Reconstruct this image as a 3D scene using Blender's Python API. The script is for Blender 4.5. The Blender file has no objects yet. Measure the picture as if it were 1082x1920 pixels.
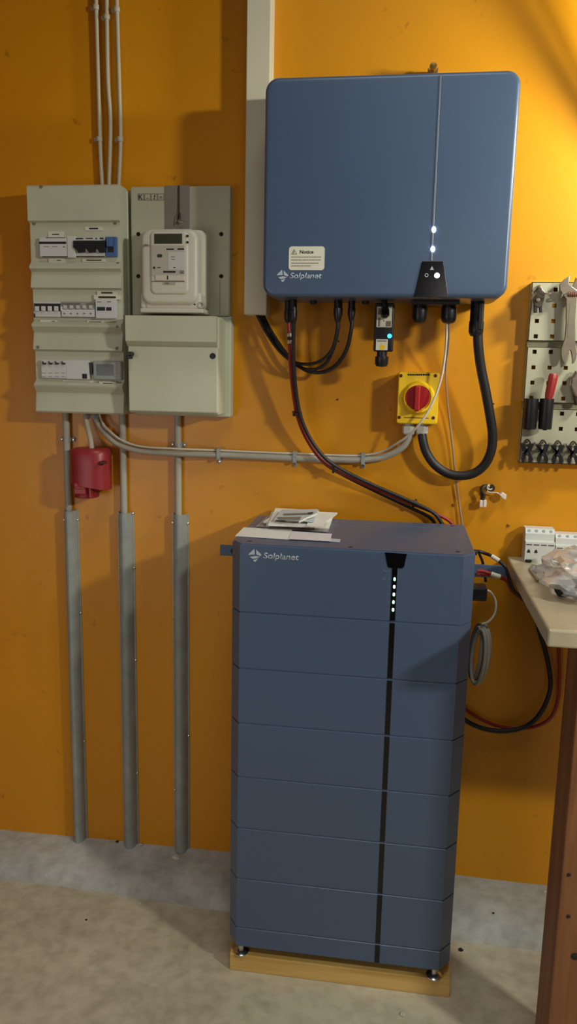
import bpy, bmesh, math, random
from mathutils import Vector, Matrix, noise
random.seed(7)
SC = bpy.context.scene
COL = SC.collection

# ------------------------------------------------------------------ camera
FPX = 1466.28
CAM = Vector((0.0, -2.08, 1.48))
pit, yaw, rol = 0.1785905, -0.1405447, 0.0203362
fw = Vector((math.sin(yaw)*math.cos(pit), math.cos(yaw)*math.cos(pit), -math.sin(pit)))
rt0 = Vector((math.cos(yaw), -math.sin(yaw), 0))
up0 = rt0.cross(fw)
rt = math.cos(rol)*rt0 + math.sin(rol)*up0
up = -math.sin(rol)*rt0 + math.cos(rol)*up0
cd = bpy.data.cameras.new('camera')
cam = bpy.data.objects.new('camera', cd); COL.objects.link(cam)
cd.sensor_fit = 'VERTICAL'; cd.sensor_height = 32.0
cd.lens = 32.0*FPX/1920.0
cd.clip_start = 0.01
M = Matrix.Identity(4)
for i in range(3):
    M[i][0], M[i][1], M[i][2], M[i][3] = rt[i], up[i], -fw[i], CAM[i]
cam.matrix_world = M
SC.camera = cam

# ------------------------------------------------------------------ light
world = bpy.data.worlds.new('world'); SC.world = world; world.use_nodes = True
bg = world.node_tree.nodes['Background']
bg.inputs[0].default_value = (1.0, 0.70, 0.50, 1); bg.inputs[1].default_value = 0.03

def area(name, loc, target, sx, sy, power, col):
    l = bpy.data.lights.new(name, 'AREA'); l.shape = 'RECTANGLE'; l.size = sx; l.size_y = sy
    l.energy = power; l.color = col
    o = bpy.data.objects.new(name, l); COL.objects.link(o); o.location = loc
    o.rotation_euler = (Vector(target)-Vector(loc)).to_track_quat('-Z', 'Y').to_euler()
    return o
area('key_lamp_light', (1.95, -1.90, 2.18), (0.2, 0.0, 1.5), 0.20, 0.10, 34, (1.0, 1.0, 0.92))
k = area('bench_lamp_light', (0.94, -0.42, 2.16), (0.62, 0.0, 2.03), 0.16, 0.10, 9.5, (0.97, 1.0, 0.85)); k.data.spread = math.radians(120)
k = area('front_fill_light', (0.7, -3.4, 1.9), (0.3, -0.3, 0.3), 1.0, 0.4, 1.1, (1.0, 0.93, 0.88)); k.data.spread = math.radians(80)  # added fill from behind the camera, aimed low at battery and floor
k = area('overhead_fill_light', (0.0, -1.3, 3.3), (-0.05, -0.75, 0.0), 0.8, 0.8, 5.2, (0.90, 0.98, 1.0)); k.data.spread = math.radians(95)  # added fill from above, narrowed to brighten battery top and floor
k = area('room_fill_light', (-1.6, -2.6, 1.0), (-0.5, 0.0, 0.5), 1.0, 1.0, 4.2, (1.0, 0.90, 0.86)); k.data.spread = math.radians(120)
area('warm_fill_light', (-2.2, -1.2, 2.7), (-0.9, 0.0, 1.8), 0.5, 0.5, 1.3, (1.0, 0.22, 0.03))  # added reddish fill that tints the upper left of the wall
SC.view_settings.view_transform = 'Standard'
SC.view_settings.look = 'None'
SC.view_settings.exposure = 0.0
SC.view_settings.gamma = 1.0
SC.view_settings.use_curve_mapping = False

# ------------------------------------------------------------------ helpers
def P(px, py, y=0.0):
    """photo pixel -> point on the plane at world y (the wall is y=0, towards the viewer is negative)"""
    d = (px-541)/FPX*rt - (py-960)/FPX*up + fw
    return CAM + d*((y-CAM.y)/d.y)
def PZ(px, py, z):
    d = (px-541)/FPX*rt - (py-960)/FPX*up + fw
    return CAM + d*((z-CAM.z)/d.z)
def lin(c):
    c = c/255.0
    return c/12.92 if c <= 0.04045 else ((c+0.055)/1.055)**2.4
def rgb(r, g, b): return (lin(r), lin(g), lin(b), 1.0)

def material(name, col, rough=0.5, metal=0.0, var=0.06, scale=8.0, bump=0.0, bscale=60.0, col2=None, emit=None, estr=0.0, trans=0.0, spec=0.5):
    m = bpy.data.materials.new(name); m.use_nodes = True
    nt = m.node_tree; b = nt.nodes['Principled BSDF']
    b.inputs['Roughness'].default_value = rough; b.inputs['Metallic'].default_value = metal
    b.inputs['Specular IOR Level'].default_value = spec
    tc = nt.nodes.new('ShaderNodeTexCoord')
    n = nt.nodes.new('ShaderNodeTexNoise'); n.inputs['Scale'].default_value = scale; n.inputs['Detail'].default_value = 5
    nt.links.new(tc.outputs['Object'], n.inputs['Vector'])
    r = nt.nodes.new('ShaderNodeValToRGB')
    c2 = col2 if col2 else tuple(min(1, c*(1+var)) for c in col[:3])+(1,)
    c1 = col if col2 else tuple(c*(1-var) for c in col[:3])+(1,)
    r.color_ramp.elements[0].position = 0.35; r.color_ramp.elements[1].position = 0.65
    r.color_ramp.elements[0].color = c1; r.color_ramp.elements[1].color = c2
    nt.links.new(n.outputs['Fac'], r.inputs['Fac']); nt.links.new(r.outputs['Color'], b.inputs['Base Color'])
    if bump:
        n2 = nt.nodes.new('ShaderNodeTexNoise'); n2.inputs['Scale'].default_value = bscale; n2.inputs['Detail'].default_value = 6
        nt.links.new(tc.outputs['Object'], n2.inputs['Vector'])
        bp = nt.nodes.new('ShaderNodeBump'); bp.inputs['Strength'].default_value = bump; bp.inputs['Distance'].default_value = 0.004
        nt.links.new(n2.outputs['Fac'], bp.inputs['Height']); nt.links.new(bp.outputs['Normal'], b.inputs['Normal'])
    if emit:
        b.inputs['Emission Color'].default_value = emit; b.inputs['Emission Strength'].default_value = estr
    if trans:
        b.inputs['Transmission Weight'].default_value = trans
    return m

MT = {}
def mk(k, *a, **kw): MT[k] = material(k, *a, **kw)
mk('panel_blue', rgb(75, 92, 117), 0.32, var=0.03, scale=3, bump=0.03, bscale=500)
mk('strip_grey', rgb(118, 126, 142), 0.3)
mk('black_plastic', rgb(22, 22, 25), 0.38, var=0.15)
mk('black_gloss', rgb(8, 9, 13), 0.15, var=0.1)
mk('black_rubber', rgb(24, 22, 22), 0.5, var=0.15)
mk('beige', rgb(193, 194, 167), 0.48, var=0.05, scale=6)
mk('beige_plate', rgb(176, 172, 146), 0.5, var=0.06, scale=5)
mk('grey_channel', rgb(122, 112, 100), 0.5, var=0.06)
mk('meter_white', rgb(206, 200, 180), 0.4, var=0.03)
mk('meter_face', rgb(182, 176, 160), 0.35, var=0.03)
mk('device_white', rgb(208, 208, 202), 0.4, var=0.03)
mk('device_grey', rgb(150, 152, 146), 0.4, var=0.04)
mk('device_blue', rgb(72, 100, 150), 0.4, var=0.05)
mk('device_dark', rgb(52, 58, 76), 0.5)
mk('lcd', rgb(66, 66, 52), 0.2, var=0.05)
mk('lcd_dark', rgb(60, 72, 76), 0.2, var=0.05)
mk('label_paper', rgb(216, 212, 190), 0.6, var=0.03)
mk('ink', rgb(30, 28, 26), 0.6, var=0.1)
mk('ink_grey', rgb(120, 112, 98), 0.6, var=0.1)
mk('ink_light', rgb(176, 186, 192), 0.5, var=0.02)
mk('ink_dim', rgb(120, 128, 134), 0.5, var=0.02)
mk('trunking', rgb(206, 198, 172), 0.45, var=0.04, scale=4)
mk('cable_grey', rgb(168, 162, 146), 0.5, var=0.05)
mk('cable_white', rgb(205, 198, 180), 0.5, var=0.04)
mk('cable_lightgrey', rgb(186, 176, 150), 0.5, var=0.05)
mk('cable_thin', rgb(150, 128, 116), 0.5, var=0.05)
mk('cable_red', rgb(150, 30, 28), 0.45, var=0.08)
mk('pipe_grey', rgb(172, 168, 152), 0.5, var=0.05)
mk('steel', rgb(158, 164, 158), 0.42, metal=0.25, var=0.10, scale=20)
mk('steel_bright', rgb(205, 203, 198), 0.22, metal=1.0, var=0.05)
mk('steel_tool', rgb(152, 140, 122), 0.34, metal=0.85, var=0.10, scale=30)
mk('brass', rgb(190, 150, 80), 0.3, metal=0.9)
mk('red_plastic', rgb(150, 44, 48), 0.38, var=0.08)
mk('red_knob', rgb(168, 22, 26), 0.35, var=0.06)
mk('screw_red', rgb(84, 18, 12), 0.5, var=0.1)
mk('yellow_plastic', rgb(242, 196, 26), 0.4, var=0.03)
mk('gland_grey', rgb(198, 196, 186), 0.45, var=0.03)
mk('paper', rgb(226, 222, 210), 0.7, var=0.02)
mk('paper_card', rgb(158, 148, 142), 0.7, var=0.05)
mk('paper_blue', rgb(186, 198, 202), 0.35, var=0.05)
mk('paper_pink', rgb(216, 206, 206), 0.7, var=0.02)
mk('peg_panel', rgb(170, 165, 140), 0.42, var=0.03)
mk('peg_rail', rgb(148, 140, 112), 0.45, var=0.05)
mk('terminal', rgb(222, 208, 192), 0.4, var=0.03)
mk('wire_dark', rgb(58, 46, 26), 0.6, var=0.2)
mk('bench_top', rgb(196, 184, 152), 0.32, var=0.10, scale=9, bump=0.05, bscale=120)
mk('bench_edge', rgb(120, 100, 70), 0.6, var=0.15, scale=20)
mk('rust', rgb(110, 60, 40), 0.6, var=0.2)
mk('stone_chip', rgb(196, 186, 166), 0.8, var=0.1)
mk('dark_chip', rgb(46, 38, 30), 0.9, var=0.2)
mk('led_white', (1, 1, 1, 1), emit=(0.78, 0.86, 1.0, 1), estr=14)
mk('led_blue', (.1, .5, 1, 1), emit=(0.01, 0.30, 1.0, 1), estr=7)
mk('led_green', (.8, 1, .85, 1), emit=(0.42, 1.0, 0.55, 1), estr=2.6)

def wall_material():
    m = bpy.data.materials.new('orange_wall_paint'); m.use_nodes = True
    nt = m.node_tree; N = nt.nodes; L = nt.links; b = N['Principled BSDF']
    b.inputs['Roughness'].default_value = 0.36
    tc = N.new('ShaderNodeTexCoord')
    n1 = N.new('ShaderNodeTexNoise'); n1.inputs['Scale'].default_value = 1.8; n1.inputs['Detail'].default_value = 6
    L.new(tc.outputs['Object'], n1.inputs['Vector'])
    r1 = N.new('ShaderNodeValToRGB')
    r1.color_ramp.elements[0].position = 0.3; r1.color_ramp.elements[1].position = 0.72
    r1.color_ramp.elements[0].color = rgb(206, 135, 12); r1.color_ramp.elements[1].color = rgb(216, 145, 16)
    L.new(n1.outputs['Fac'], r1.inputs['Fac'])
    # small scuffs and specks
    n2 = N.new('ShaderNodeTexNoise'); n2.inputs['Scale'].default_value = 26; n2.inputs['Detail'].default_value = 3
    L.new(tc.outputs['Object'], n2.inputs['Vector'])
    r2 = N.new('ShaderNodeValToRGB')
    r2.color_ramp.elements[0].position = 0.70; r2.color_ramp.elements[1].position = 0.80
    r2.color_ramp.elements[0].color = (0, 0, 0, 1); r2.color_ramp.elements[1].color = (0.55, 0.55, 0.55, 1)
    L.new(n2.outputs['Fac'], r2.inputs['Fac'])
    mx = N.new('ShaderNodeMix'); mx.data_type = 'RGBA'
    L.new(r2.outputs['Color'], mx.inputs['Factor']); L.new(r1.outputs['Color'], mx.inputs[6])
    mx.inputs[7].default_value = rgb(120, 72, 20)
    L.new(mx.outputs[2], b.inputs['Base Color'])
    n3 = N.new('ShaderNodeTexNoise'); n3.inputs['Scale'].default_value = 45; n3.inputs['Detail'].default_value = 6
    L.new(tc.outputs['Object'], n3.inputs['Vector'])
    bp = N.new('ShaderNodeBump'); bp.inputs['Strength'].default_value = 0.08; bp.inputs['Distance'].default_value = 0.004
    L.new(n3.outputs['Fac'], bp.inputs['Height']); L.new(bp.outputs['Normal'], b.inputs['Normal'])
    return m
MT['wall'] = wall_material()

def concrete_material(name, a, c, d):
    m = bpy.data.materials.new(name); m.use_nodes = True
    nt = m.node_tree; N = nt.nodes; L = nt.links; b = N['Principled BSDF']
    b.inputs['Roughness'].default_value = 0.75
    tc = N.new('ShaderNodeTexCoord')
    n1 = N.new('ShaderNodeTexNoise'); n1.inputs['Scale'].default_value = 2.6; n1.inputs['Detail'].default_value = 9; n1.inputs['Roughness'].default_value = 0.65
    L.new(tc.outputs['Object'], n1.inputs['Vector'])
    r1 = N.new('ShaderNodeValToRGB')
    e = r1.color_ramp.elements
    e[0].position = 0.30; e[0].color = a; e[1].position = 0.70; e[1].color = c
    k = e.new(0.5); k.color = d
    L.new(n1.outputs['Fac'], r1.inputs['Fac'])
    n2 = N.new('ShaderNodeTexNoise'); n2.inputs['Scale'].default_value = 30; n2.inputs['Detail'].default_value = 8
    L.new(tc.outputs['Object'], n2.inputs['Vector'])
    r2 = N.new('ShaderNodeValToRGB'); r2.color_ramp.elements[0].position = 0.25; r2.color_ramp.elements[1].position = 0.6
    r2.color_ramp.elements[0].color = (0.62, 0.6, 0.56, 1); r2.color_ramp.elements[1].color = (1, 1, 1, 1)
    L.new(n2.outputs['Fac'], r2.inputs['Fac'])
    mx = N.new('ShaderNodeMix'); mx.data_type = 'RGBA'; mx.blend_type = 'MULTIPLY'; mx.inputs['Factor'].default_value = 0.7
    L.new(r1.outputs['Color'], mx.inputs[6]); L.new(r2.outputs['Color'], mx.inputs[7])
    L.new(mx.outputs[2], b.inputs['Base Color'])
    bp = N.new('ShaderNodeBump'); bp.inputs['Strength'].default_value = 0.35; bp.inputs['Distance'].default_value = 0.006
    L.new(n2.outputs['Fac'], bp.inputs['Height']); L.new(bp.outputs['Normal'], b.inputs['Normal'])
    return m
MT['concrete'] = concrete_material('floor_concrete', rgb(186, 176, 146), rgb(214, 206, 178), rgb(200, 190, 162))
MT['ledge'] = concrete_material('ledge_mortar', rgb(146, 146, 136), rgb(206, 206, 196), rgb(180, 180, 170))

def wood_material(name, c1, c2, along, dens=26):
    m = bpy.data.materials.new(name); m.use_nodes = True
    nt = m.node_tree; N = nt.nodes; L = nt.links; b = N['Principled BSDF']; b.inputs['Roughness'].default_value = 0.6
    tc = N.new('ShaderNodeTexCoord'); mp = N.new('ShaderNodeMapping')
    s = [dens, dens, dens]; s[along] = dens*0.06
    mp.inputs['Scale'].default_value = s
    L.new(tc.outputs['Object'], mp.inputs['Vector'])
    n = N.new('ShaderNodeTexNoise'); n.inputs['Scale'].default_value = 1.6; n.inputs['Detail'].default_value = 5; n.inputs['Distortion'].default_value = 0.6
    L.new(mp.outputs['Vector'], n.inputs['Vector'])
    r = N.new('ShaderNodeValToRGB'); r.color_ramp.elements[0].position = 0.35; r.color_ramp.elements[1].position = 0.65
    r.color_ramp.elements[0].color = c1; r.color_ramp.elements[1].color = c2
    L.new(n.outputs['Fac'], r.inputs['Fac']); L.new(r.outputs['Color'], b.inputs['Base Color'])
    return m
MT['pine'] = wood_material('pine_plank', rgb(188, 148, 76), rgb(214, 178, 104), 0)
MT['leg_wood'] = wood_material('painted_leg_wood', rgb(122, 76, 44), rgb(150, 100, 58), 2)

def film_material():
    m = bpy.data.materials.new('clear_plastic_film'); m.use_nodes = True
    nt = m.node_tree; N = nt.nodes; L = nt.links
    out = N['Material Output']; N.remove(N['Principled BSDF'])
    t = N.new('ShaderNodeBsdfTransparent'); g = N.new('ShaderNodeBsdfGlossy'); g.inputs['Roughness'].default_value = 0.12
    d = N.new('ShaderNodeBsdfDiffuse'); d.inputs['Color'].default_value = (0.92, 0.93, 0.92, 1)
    fr = N.new('ShaderNodeFresnel'); fr.inputs['IOR'].default_value = 1.3
    m1 = N.new('ShaderNodeMixShader'); m1.inputs['Fac'].default_value = 0.36
    L.new(t.outputs[0], m1.inputs[1]); L.new(d.outputs[0], m1.inputs[2])
    m2 = N.new('ShaderNodeMixShader')
    L.new(fr.outputs[0], m2.inputs['Fac']); L.new(m1.outputs[0], m2.inputs[1]); L.new(g.outputs[0], m2.inputs[2])
    L.new(m2.outputs[0], out.inputs['Surface'])
    return m
MT['film'] = film_material()

ORG = {}
def finish(name, bm, mat, parent=None, smooth=False, angle=35):
    """link a bmesh (in world coordinates) as one mesh object"""
    bmesh.ops.remove_doubles(bm, verts=bm.verts, dist=1e-6)
    bmesh.ops.recalc_face_normals(bm, faces=bm.faces)
    me = bpy.data.meshes.new(name)
    if parent is not None:
        org = ORG[parent]
    else:
        xs = [v.co for v in bm.verts]
        lo = Vector([min(c[i] for c in xs) for i in range(3)]); hi = Vector([max(c[i] for c in xs) for i in range(3)])
        org = Vector(((lo.x+hi.x)/2, (lo.y+hi.y)/2, lo.z))
    for v in bm.verts: v.co -= org
    bm.to_mesh(me); bm.free()
    me.materials.append(MT[mat])
    if smooth:
        for p in me.polygons: p.use_smooth = True
        me.set_sharp_from_angle(angle=math.radians(angle))
    o = bpy.data.objects.new(name, me); COL.objects.link(o)
    if parent is not None: o.parent = parent
    else: o.location = org
    ORG[o] = org
    return o
def tag(o, label, cat=None, group=None):
    o['label'] = label
    if cat: o['category'] = cat
    if group: o['group'] = group
    return o
def thing(name, label, cat, loc, group=None):
    o = bpy.data.objects.new(name, None); COL.objects.link(o); o.location = loc; o.empty_display_size = 0.05
    ORG[o] = Vector(loc)
    return tag(o, label, cat, group)
def struct(o): o['kind'] = 'structure'; return o

def NB(): return bmesh.new()
def box(bm, x0, x1, y0, y1, z0, z1, bev=0.0, seg=2):
    xs, ys, zs = sorted((x0, x1)), sorted((y0, y1)), sorted((z0, z1))
    v = [bm.verts.new((x, y, z)) for x in xs for y in ys for z in zs]
    F = [(0, 1, 3, 2), (4, 6, 7, 5), (0, 4, 5, 1), (2, 3, 7, 6), (0, 2, 6, 4), (1, 5, 7, 3)]
    fs = [bm.faces.new([v[i] for i in f]) for f in F]
    if bev:
        es = {e for f in fs for e in f.edges}
        bmesh.ops.bevel(bm, geom=list(es), offset=bev, segments=seg, affect='EDGES', profile=0.5)
    return bm
def pbox(bm, px0, py0, px1, py1, yf, yb, bev=0.0):
    """box whose front face covers a pixel rectangle on the plane yf"""
    a, b, c, d = P(px0, py0, yf), P(px1, py0, yf), P(px0, py1, yf), P(px1, py1, yf)
    return box(bm, (a.x+c.x)/2, (b.x+d.x)/2, yf, yb, (c.z+d.z)/2, (a.z+b.z)/2, bev)
def prism(bm, pts, y0, y1, bev=0.0):
    """polygon given as (x,z), extruded from y0 to y1"""
    a = [bm.verts.new((p[0], y0, p[1])) for p in pts]; b = [bm.verts.new((p[0], y1, p[1])) for p in pts]
    n = len(pts)
    fs = [bm.faces.new(a), bm.faces.new(b[::-1])]
    for i in range(n): fs.append(bm.faces.new((a[i], b[i], b[(i+1) % n], a[(i+1) % n])))
    if bev: bmesh.ops.bevel(bm, geom=[e for e in fs[0].edges]+[e for e in fs[1].edges], offset=bev, segments=2, affect='EDGES', profile=0.5)
    return bm
def pprism(bm, pxs, yf, yb, bev=0.0):
    q = [P(x, y, yf) for x, y in pxs]
    return prism(bm, [(p.x, p.z) for p in q], yf, yb, bev)
def rrect(x0, x1, z0, z1, r, n=6):
    out = []
    for cx, cz, a0 in ((x1-r, z1-r, 0), (x0+r, z1-r, 90), (x0+r, z0+r, 180), (x1-r, z0+r, 270)):
        for i in range(n+1):
            a = math.radians(a0+90*i/n); out.append((cx+r*math.cos(a), cz+r*math.sin(a)))
    return out
def slab(bm, x0, x1, z0, z1, yf, yb, r, fb=0.0, n=6, steps=4):
    """rounded rectangle slab with a rounded front edge of size fb"""
    rings = [[(p[0], yb, p[1]) for p in rrect(x0, x1, z0, z1, r, n)]]
    if fb:
        for i in range(steps+1):
            t = math.radians(90*i/steps); ins = fb*(1-math.cos(t)); y = yf+fb-fb*math.sin(t)
            rings.append([(p[0], y, p[1]) for p in rrect(x0+ins, x1-ins, z0+ins, z1-ins, max(r-ins, 0.0004), n)])
    else:
        rings.append([(p[0], yf, p[1]) for p in rrect(x0, x1, z0, z1, r, n)])
    vs = [[bm.verts.new(c) for c in rg] for rg in rings]
    k = len(vs[0])
    for a, b in zip(vs, vs[1:]):
        for i in range(k): bm.faces.new((a[i], a[(i+1) % k], b[(i+1) % k], b[i]))
    bm.faces.new(vs[0][::-1]); bm.faces.new(vs[-1])
    return bm
def pslab(bm, px0, py0, px1, py1, yf, yb, r, fb=0.0, n=6):
    a, b, c, d = P(px0, py0, yf), P(px1, py0, yf), P(px0, py1, yf), P(px1, py1, yf)
    return slab(bm, (a.x+c.x)/2, (b.x+d.x)/2, (c.z+d.z)/2, (a.z+b.z)/2, yf, yb, r, fb, n)
def rings_to_faces(bm, rings, cap=True):
    vs = [[bm.verts.new(c) for c in rg] for rg in rings]; k = len(vs[0])
    for a, b in zip(vs, vs[1:]):
        for i in range(k): bm.faces.new((a[i], a[(i+1) % k], b[(i+1) % k], b[i]))
    if cap: bm.faces.new(vs[0][::-1]); bm.faces.new(vs[-1])
def lathe(bm, p0, axis, prof, n=20):
    """prof = list of (distance along axis, radius)"""
    ax = Vector(axis).normalized(); u = ax.orthogonal().normalized(); w = ax.cross(u)
    rings = [[Vector(p0)+ax*t+(u*math.cos(2*math.pi*i/n)+w*math.sin(2*math.pi*i/n))*max(r, 1e-5) for i in range(n)] for t, r in prof]
    rings_to_faces(bm, rings); return bm
def spline(pts, per=8):
    pts = [Vector(p) for p in pts]; q = [2*pts[0]-pts[1]]+pts+[2*pts[-1]-pts[-2]]; out = []
    for i in range(1, len(q)-2):
        a, b, c, d = q[i-1], q[i], q[i+1], q[i+2]
        for j in range(per):
            t = j/per
            out.append(0.5*((2*b)+(c-a)*t+(2*a-5*b+4*c-d)*t*t+(3*b-a-3*c+d)*t**3))
    out.append(pts[-1]); return out
def tube(bm, pts, r, n=10, per=8, smooth=True):
    pts = spline(pts, per) if smooth else [Vector(p) for p in pts]
    rings = []; u = None
    for i, p in enumerate(pts):
        t = (pts[min(i+1, len(pts)-1)]-pts[max(i-1, 0)]).normalized()
        if u is None: u = t.orthogonal().normalized()
        else: u = (u-t*u.dot(t)).normalized()
        w = t.cross(u); rr = r(i/(len(pts)-1)) if callable(r) else r
        rings.append([p+(u*math.cos(2*math.pi*k/n)+w*math.sin(2*math.pi*k/n))*rr for k in range(n)])
    rings_to_faces(bm, rings); return bm
def cable(name, label, cat, pxpts, r, mat, group=None, n=10):
    """pxpts = (px, py, y)"""
    bm = NB(); tube(bm, [P(*p) for p in pxpts], r, n)
    return tag(finish(name, bm, mat, smooth=True, angle=60), label, cat, group)
def screw(bm, p, r=0.004, d=(0, -1, 0), h=0.003):
    lathe(bm, p, d, [(-0.001, r), (h*0.4, r), (h, r*0.55), (h, 0.0)], 10)
def ball(bm, p, r): bmesh.ops.create_icosphere(bm, subdivisions=2, radius=r, matrix=Matrix.Translation(p))

def text_bm(s, x0, x1, z0, z1, y, shear=0.0, bold=0.0, depth=0.0004):
    cu = bpy.data.curves.new('t', 'FONT'); cu.body = s; cu.size = 1; cu.shear = shear; cu.offset = bold; cu.extrude = 0.0
    o = bpy.data.objects.new('t', cu); COL.objects.link(o)
    dg = bpy.context.evaluated_depsgraph_get()
    me = bpy.data.meshes.new_from_object(o.evaluated_get(dg))
    bpy.data.objects.remove(o); bpy.data.curves.remove(cu)
    bm = NB(); bm.from_mesh(me); bpy.data.meshes.remove(me)
    lx, hx = min(v.co.x for v in bm.verts), max(v.co.x for v in bm.verts)
    ly, hy = min(v.co.y for v in bm.verts), max(v.co.y for v in bm.verts)
    for v in bm.verts:
        v.co = Vector((x0+(v.co.x-lx)/(hx-lx)*(x1-x0), y, z0+(v.co.y-ly)/(hy-ly)*(z1-z0)))
    r = bmesh.ops.extrude_face_region(bm, geom=list(bm.faces))
    for v in [g for g in r['geom'] if isinstance(g, bmesh.types.BMVert)]: v.co.y -= depth
    return bm
def ptext(name, s, px0, py0, px1, py1, y, mat, parent, shear=0.0, bold=0.0):
    a, b, c, d = P(px0, py0, y), P(px1, py0, y), P(px0, py1, y), P(px1, py1, y)
    return finish(name, text_bm(s, (a.x+c.x)/2, (b.x+d.x)/2, (c.z+d.z)/2, (a.z+b.z)/2, y, shear, bold), mat, parent)
def marks(name, rects, y, mat, parent, th=0.0004):
    bm = NB()
    for r in rects: pbox(bm, *r, y-th, y+0.0002)
    o = finish(name, bm, mat, parent)
    if len(rects) > 1: o['kind'] = 'stuff'
    return o

# ================================================================== SETTING
bm = NB(); box(bm, -3.2, 3.2, 0.0, 0.12, -0.1, 3.0)
struct(finish('wall_back', bm, 'wall'))
bm = NB(); box(bm, -3.2, 3.2, -4.5, 0.12, -0.12, 0.0)
struct(finish('floor', bm, 'concrete'))
# sloping mortar ledge along the foot of the wall
bm = NB()
prof = [(0.02, 0.064), (-0.03, 0.060), (-0.07, 0.056), (-0.11, 0.050), (-0.140, 0.042), (-0.160, 0.030), (-0.172, 0.014), (-0.180, -0.004)]
prev = None
nx = 220
for i in range(nx+1):
    x = -1.7+3.4*i/nx
    dx = 0.02*noise.noise(Vector((x*1.6, 3.1, 0)))
    row = []
    for j, (y, z) in enumerate(prof):
        f = j/(len(prof)-1)
        nz = noise.noise(Vector((x*5, y*14, 1.7)))*0.006+noise.noise(Vector((x*22, y*40, 4.7)))*0.0022
        if j in (0, len(prof)-1): nz *= 0.3
        row.append(bm.verts.new((x, y*(1.0+0.10*(x+0.5))+dx*f+noise.noise(Vector((x*9, y*9, 7)))*0.006*f, z+nz-0.012*max(0, -x-0.3)*(1-f))))
    if prev:
        for j in range(len(prof)-1): bm.faces.new((prev[j], row[j], row[j+1], prev[j+1]))
    prev = row
led = struct(finish('trim_1', bm, 'ledge', smooth=True, angle=50))
led['label'] = 'rough sloping mortar ledge along foot of wall'

# ================================================================== TRUNKING
yf = -0.062
a = P(461, 300, yf); b = P(503, 300, yf); zb = P(480, 590, yf).z
T = thing('cable_trunking', 'white vertical plastic cable trunking running down behind left edge of inverter', 'trunking', ((a.x+b.x)/2, 0, zb))
bm = NB(); box(bm, a.x, b.x, 0.001, yf+0.006, zb, 2.85, 0.0015); finish('trunking_base', bm, 'trunking', T)
bm = NB(); box(bm, a.x-0.0012, b.x+0.0012, yf+0.012, yf, zb+0.001, 2.85, 0.002); finish('trunking_lid', bm, 'trunking', T)

# ================================================================== THREE CABLES ABOVE THE BOARD
def clip(bm, p, r, side=1):
    """moulded cable clip with its nail lug"""
    lathe(bm, (p.x, p.y, p.z-0.006), (0, 0, 1), [(0, r+0.0022), (0.001, r+0.003), (0.011, r+0.003), (0.012, r+0.0022)], 12)
    box(bm, p.x, p.x+side*(r+0.011), -0.010, 0.0, p.z-0.005, p.z+0.005, 0.002)
    lathe(bm, (p.x+side*(r+0.007), -0.009, p.z), (0, -1, 0), [(0, 0.0025), (0.002, 0.0025), (0.0025, 0.0)], 8)
tops = [([(179, -60), (180, 0), (184, 144), (187.5, 269), (191.5, 352)], [(180, 14), (186, 261)], -1, 'closest to the dark scuff'),
        ([(199, -60), (200, 0), (202, 144), (207, 231), (204, 352)], [(200, 32)], -1, 'middle'),
        ([(218, -60), (219, 0), (223.5, 159), (226, 260), (222.5, 352)], [(219, 18), (225, 261)], -1, 'nearest the trunking')]
labs = ['pale cable entering distribution board top, the one farthest from white trunking',
        'wavy pale cable entering distribution board top between two others, single clip showing',
        'pale cable entering distribution board top, the one nearest white trunking']
for (pts, cl, sd, _), lb in zip(tops, labs):
    bm = NB(); tube(bm, [P(x, y, -0.012) for x, y in pts], 0.0052, 10)
    o = tag(finish('wall_cable', bm, 'cable_lightgrey', smooth=True, angle=60), lb, 'cable', 'cables above the distribution board')
    for x, y in cl:
        bm = NB(); clip(bm, P(x, y, -0.012), 0.0052, sd); finish('cable_clip', bm, 'cable_lightgrey', o, True, 40)

# ================================================================== DISTRIBUTION BOARD
prof = [(347, -.084), (350, -.088), (414, -.088), (417, -.077), (490, -.077), (500, -.090), (504, -.089), (509, -.077), (540, -.086), (543, -.074),
        (602, -.074), (609, -.089), (613, -.088), (624, -.076), (656, -.085), (660, -.073), (714, -.073), (723, -.089), (726, -.087), (737, -.075), (772, -.082), (775, -.078)]
def boardz(py): return P(146, py, -0.082).z
xl = (P(53, 352, -.085).x+P(66, 770, -.08).x)/2; xr = (P(224, 350, -.085).x+P(231, 770, -.08).x)/2
B = thing('distribution_board', 'beige stepped distribution board with three rows of breakers on orange wall', 'fuse board', ((xl+xr)/2, 0, boardz(775)))
bm = NB()
pts = [(y, boardz(py)) for py, y in prof]
outl = pts+[(0.0, pts[-1][1]), (0.0, pts[0][1])]
A_ = [bm.verts.new((xl, y, z)) for y, z in outl]; B_ = [bm.verts.new((xr, y, z)) for y, z in outl]
bm.faces.new(A_); bm.faces.new(B_[::-1])
for i in range(len(outl)): bm.faces.new((A_[i], A_[(i+1) % len(outl)], B_[(i+1) % len(outl)], B_[i]))
finish('housing', bm, 'beige', B)
# wall side flange slightly wider than the cover
bm = NB(); box(bm, xl+0.004, xr+0.003, -0.03, 0.0, boardz(773), boardz(349), 0.003); finish('back_box', bm, 'beige', B)
def dev(name, px0, py0, px1, py1, yf, mat, bev=0.0012, yb=-0.06):
    bm = NB(); pbox(bm, px0, py0, px1, py1, yf, yb, bev); return finish(name, bm, mat, B)
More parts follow.
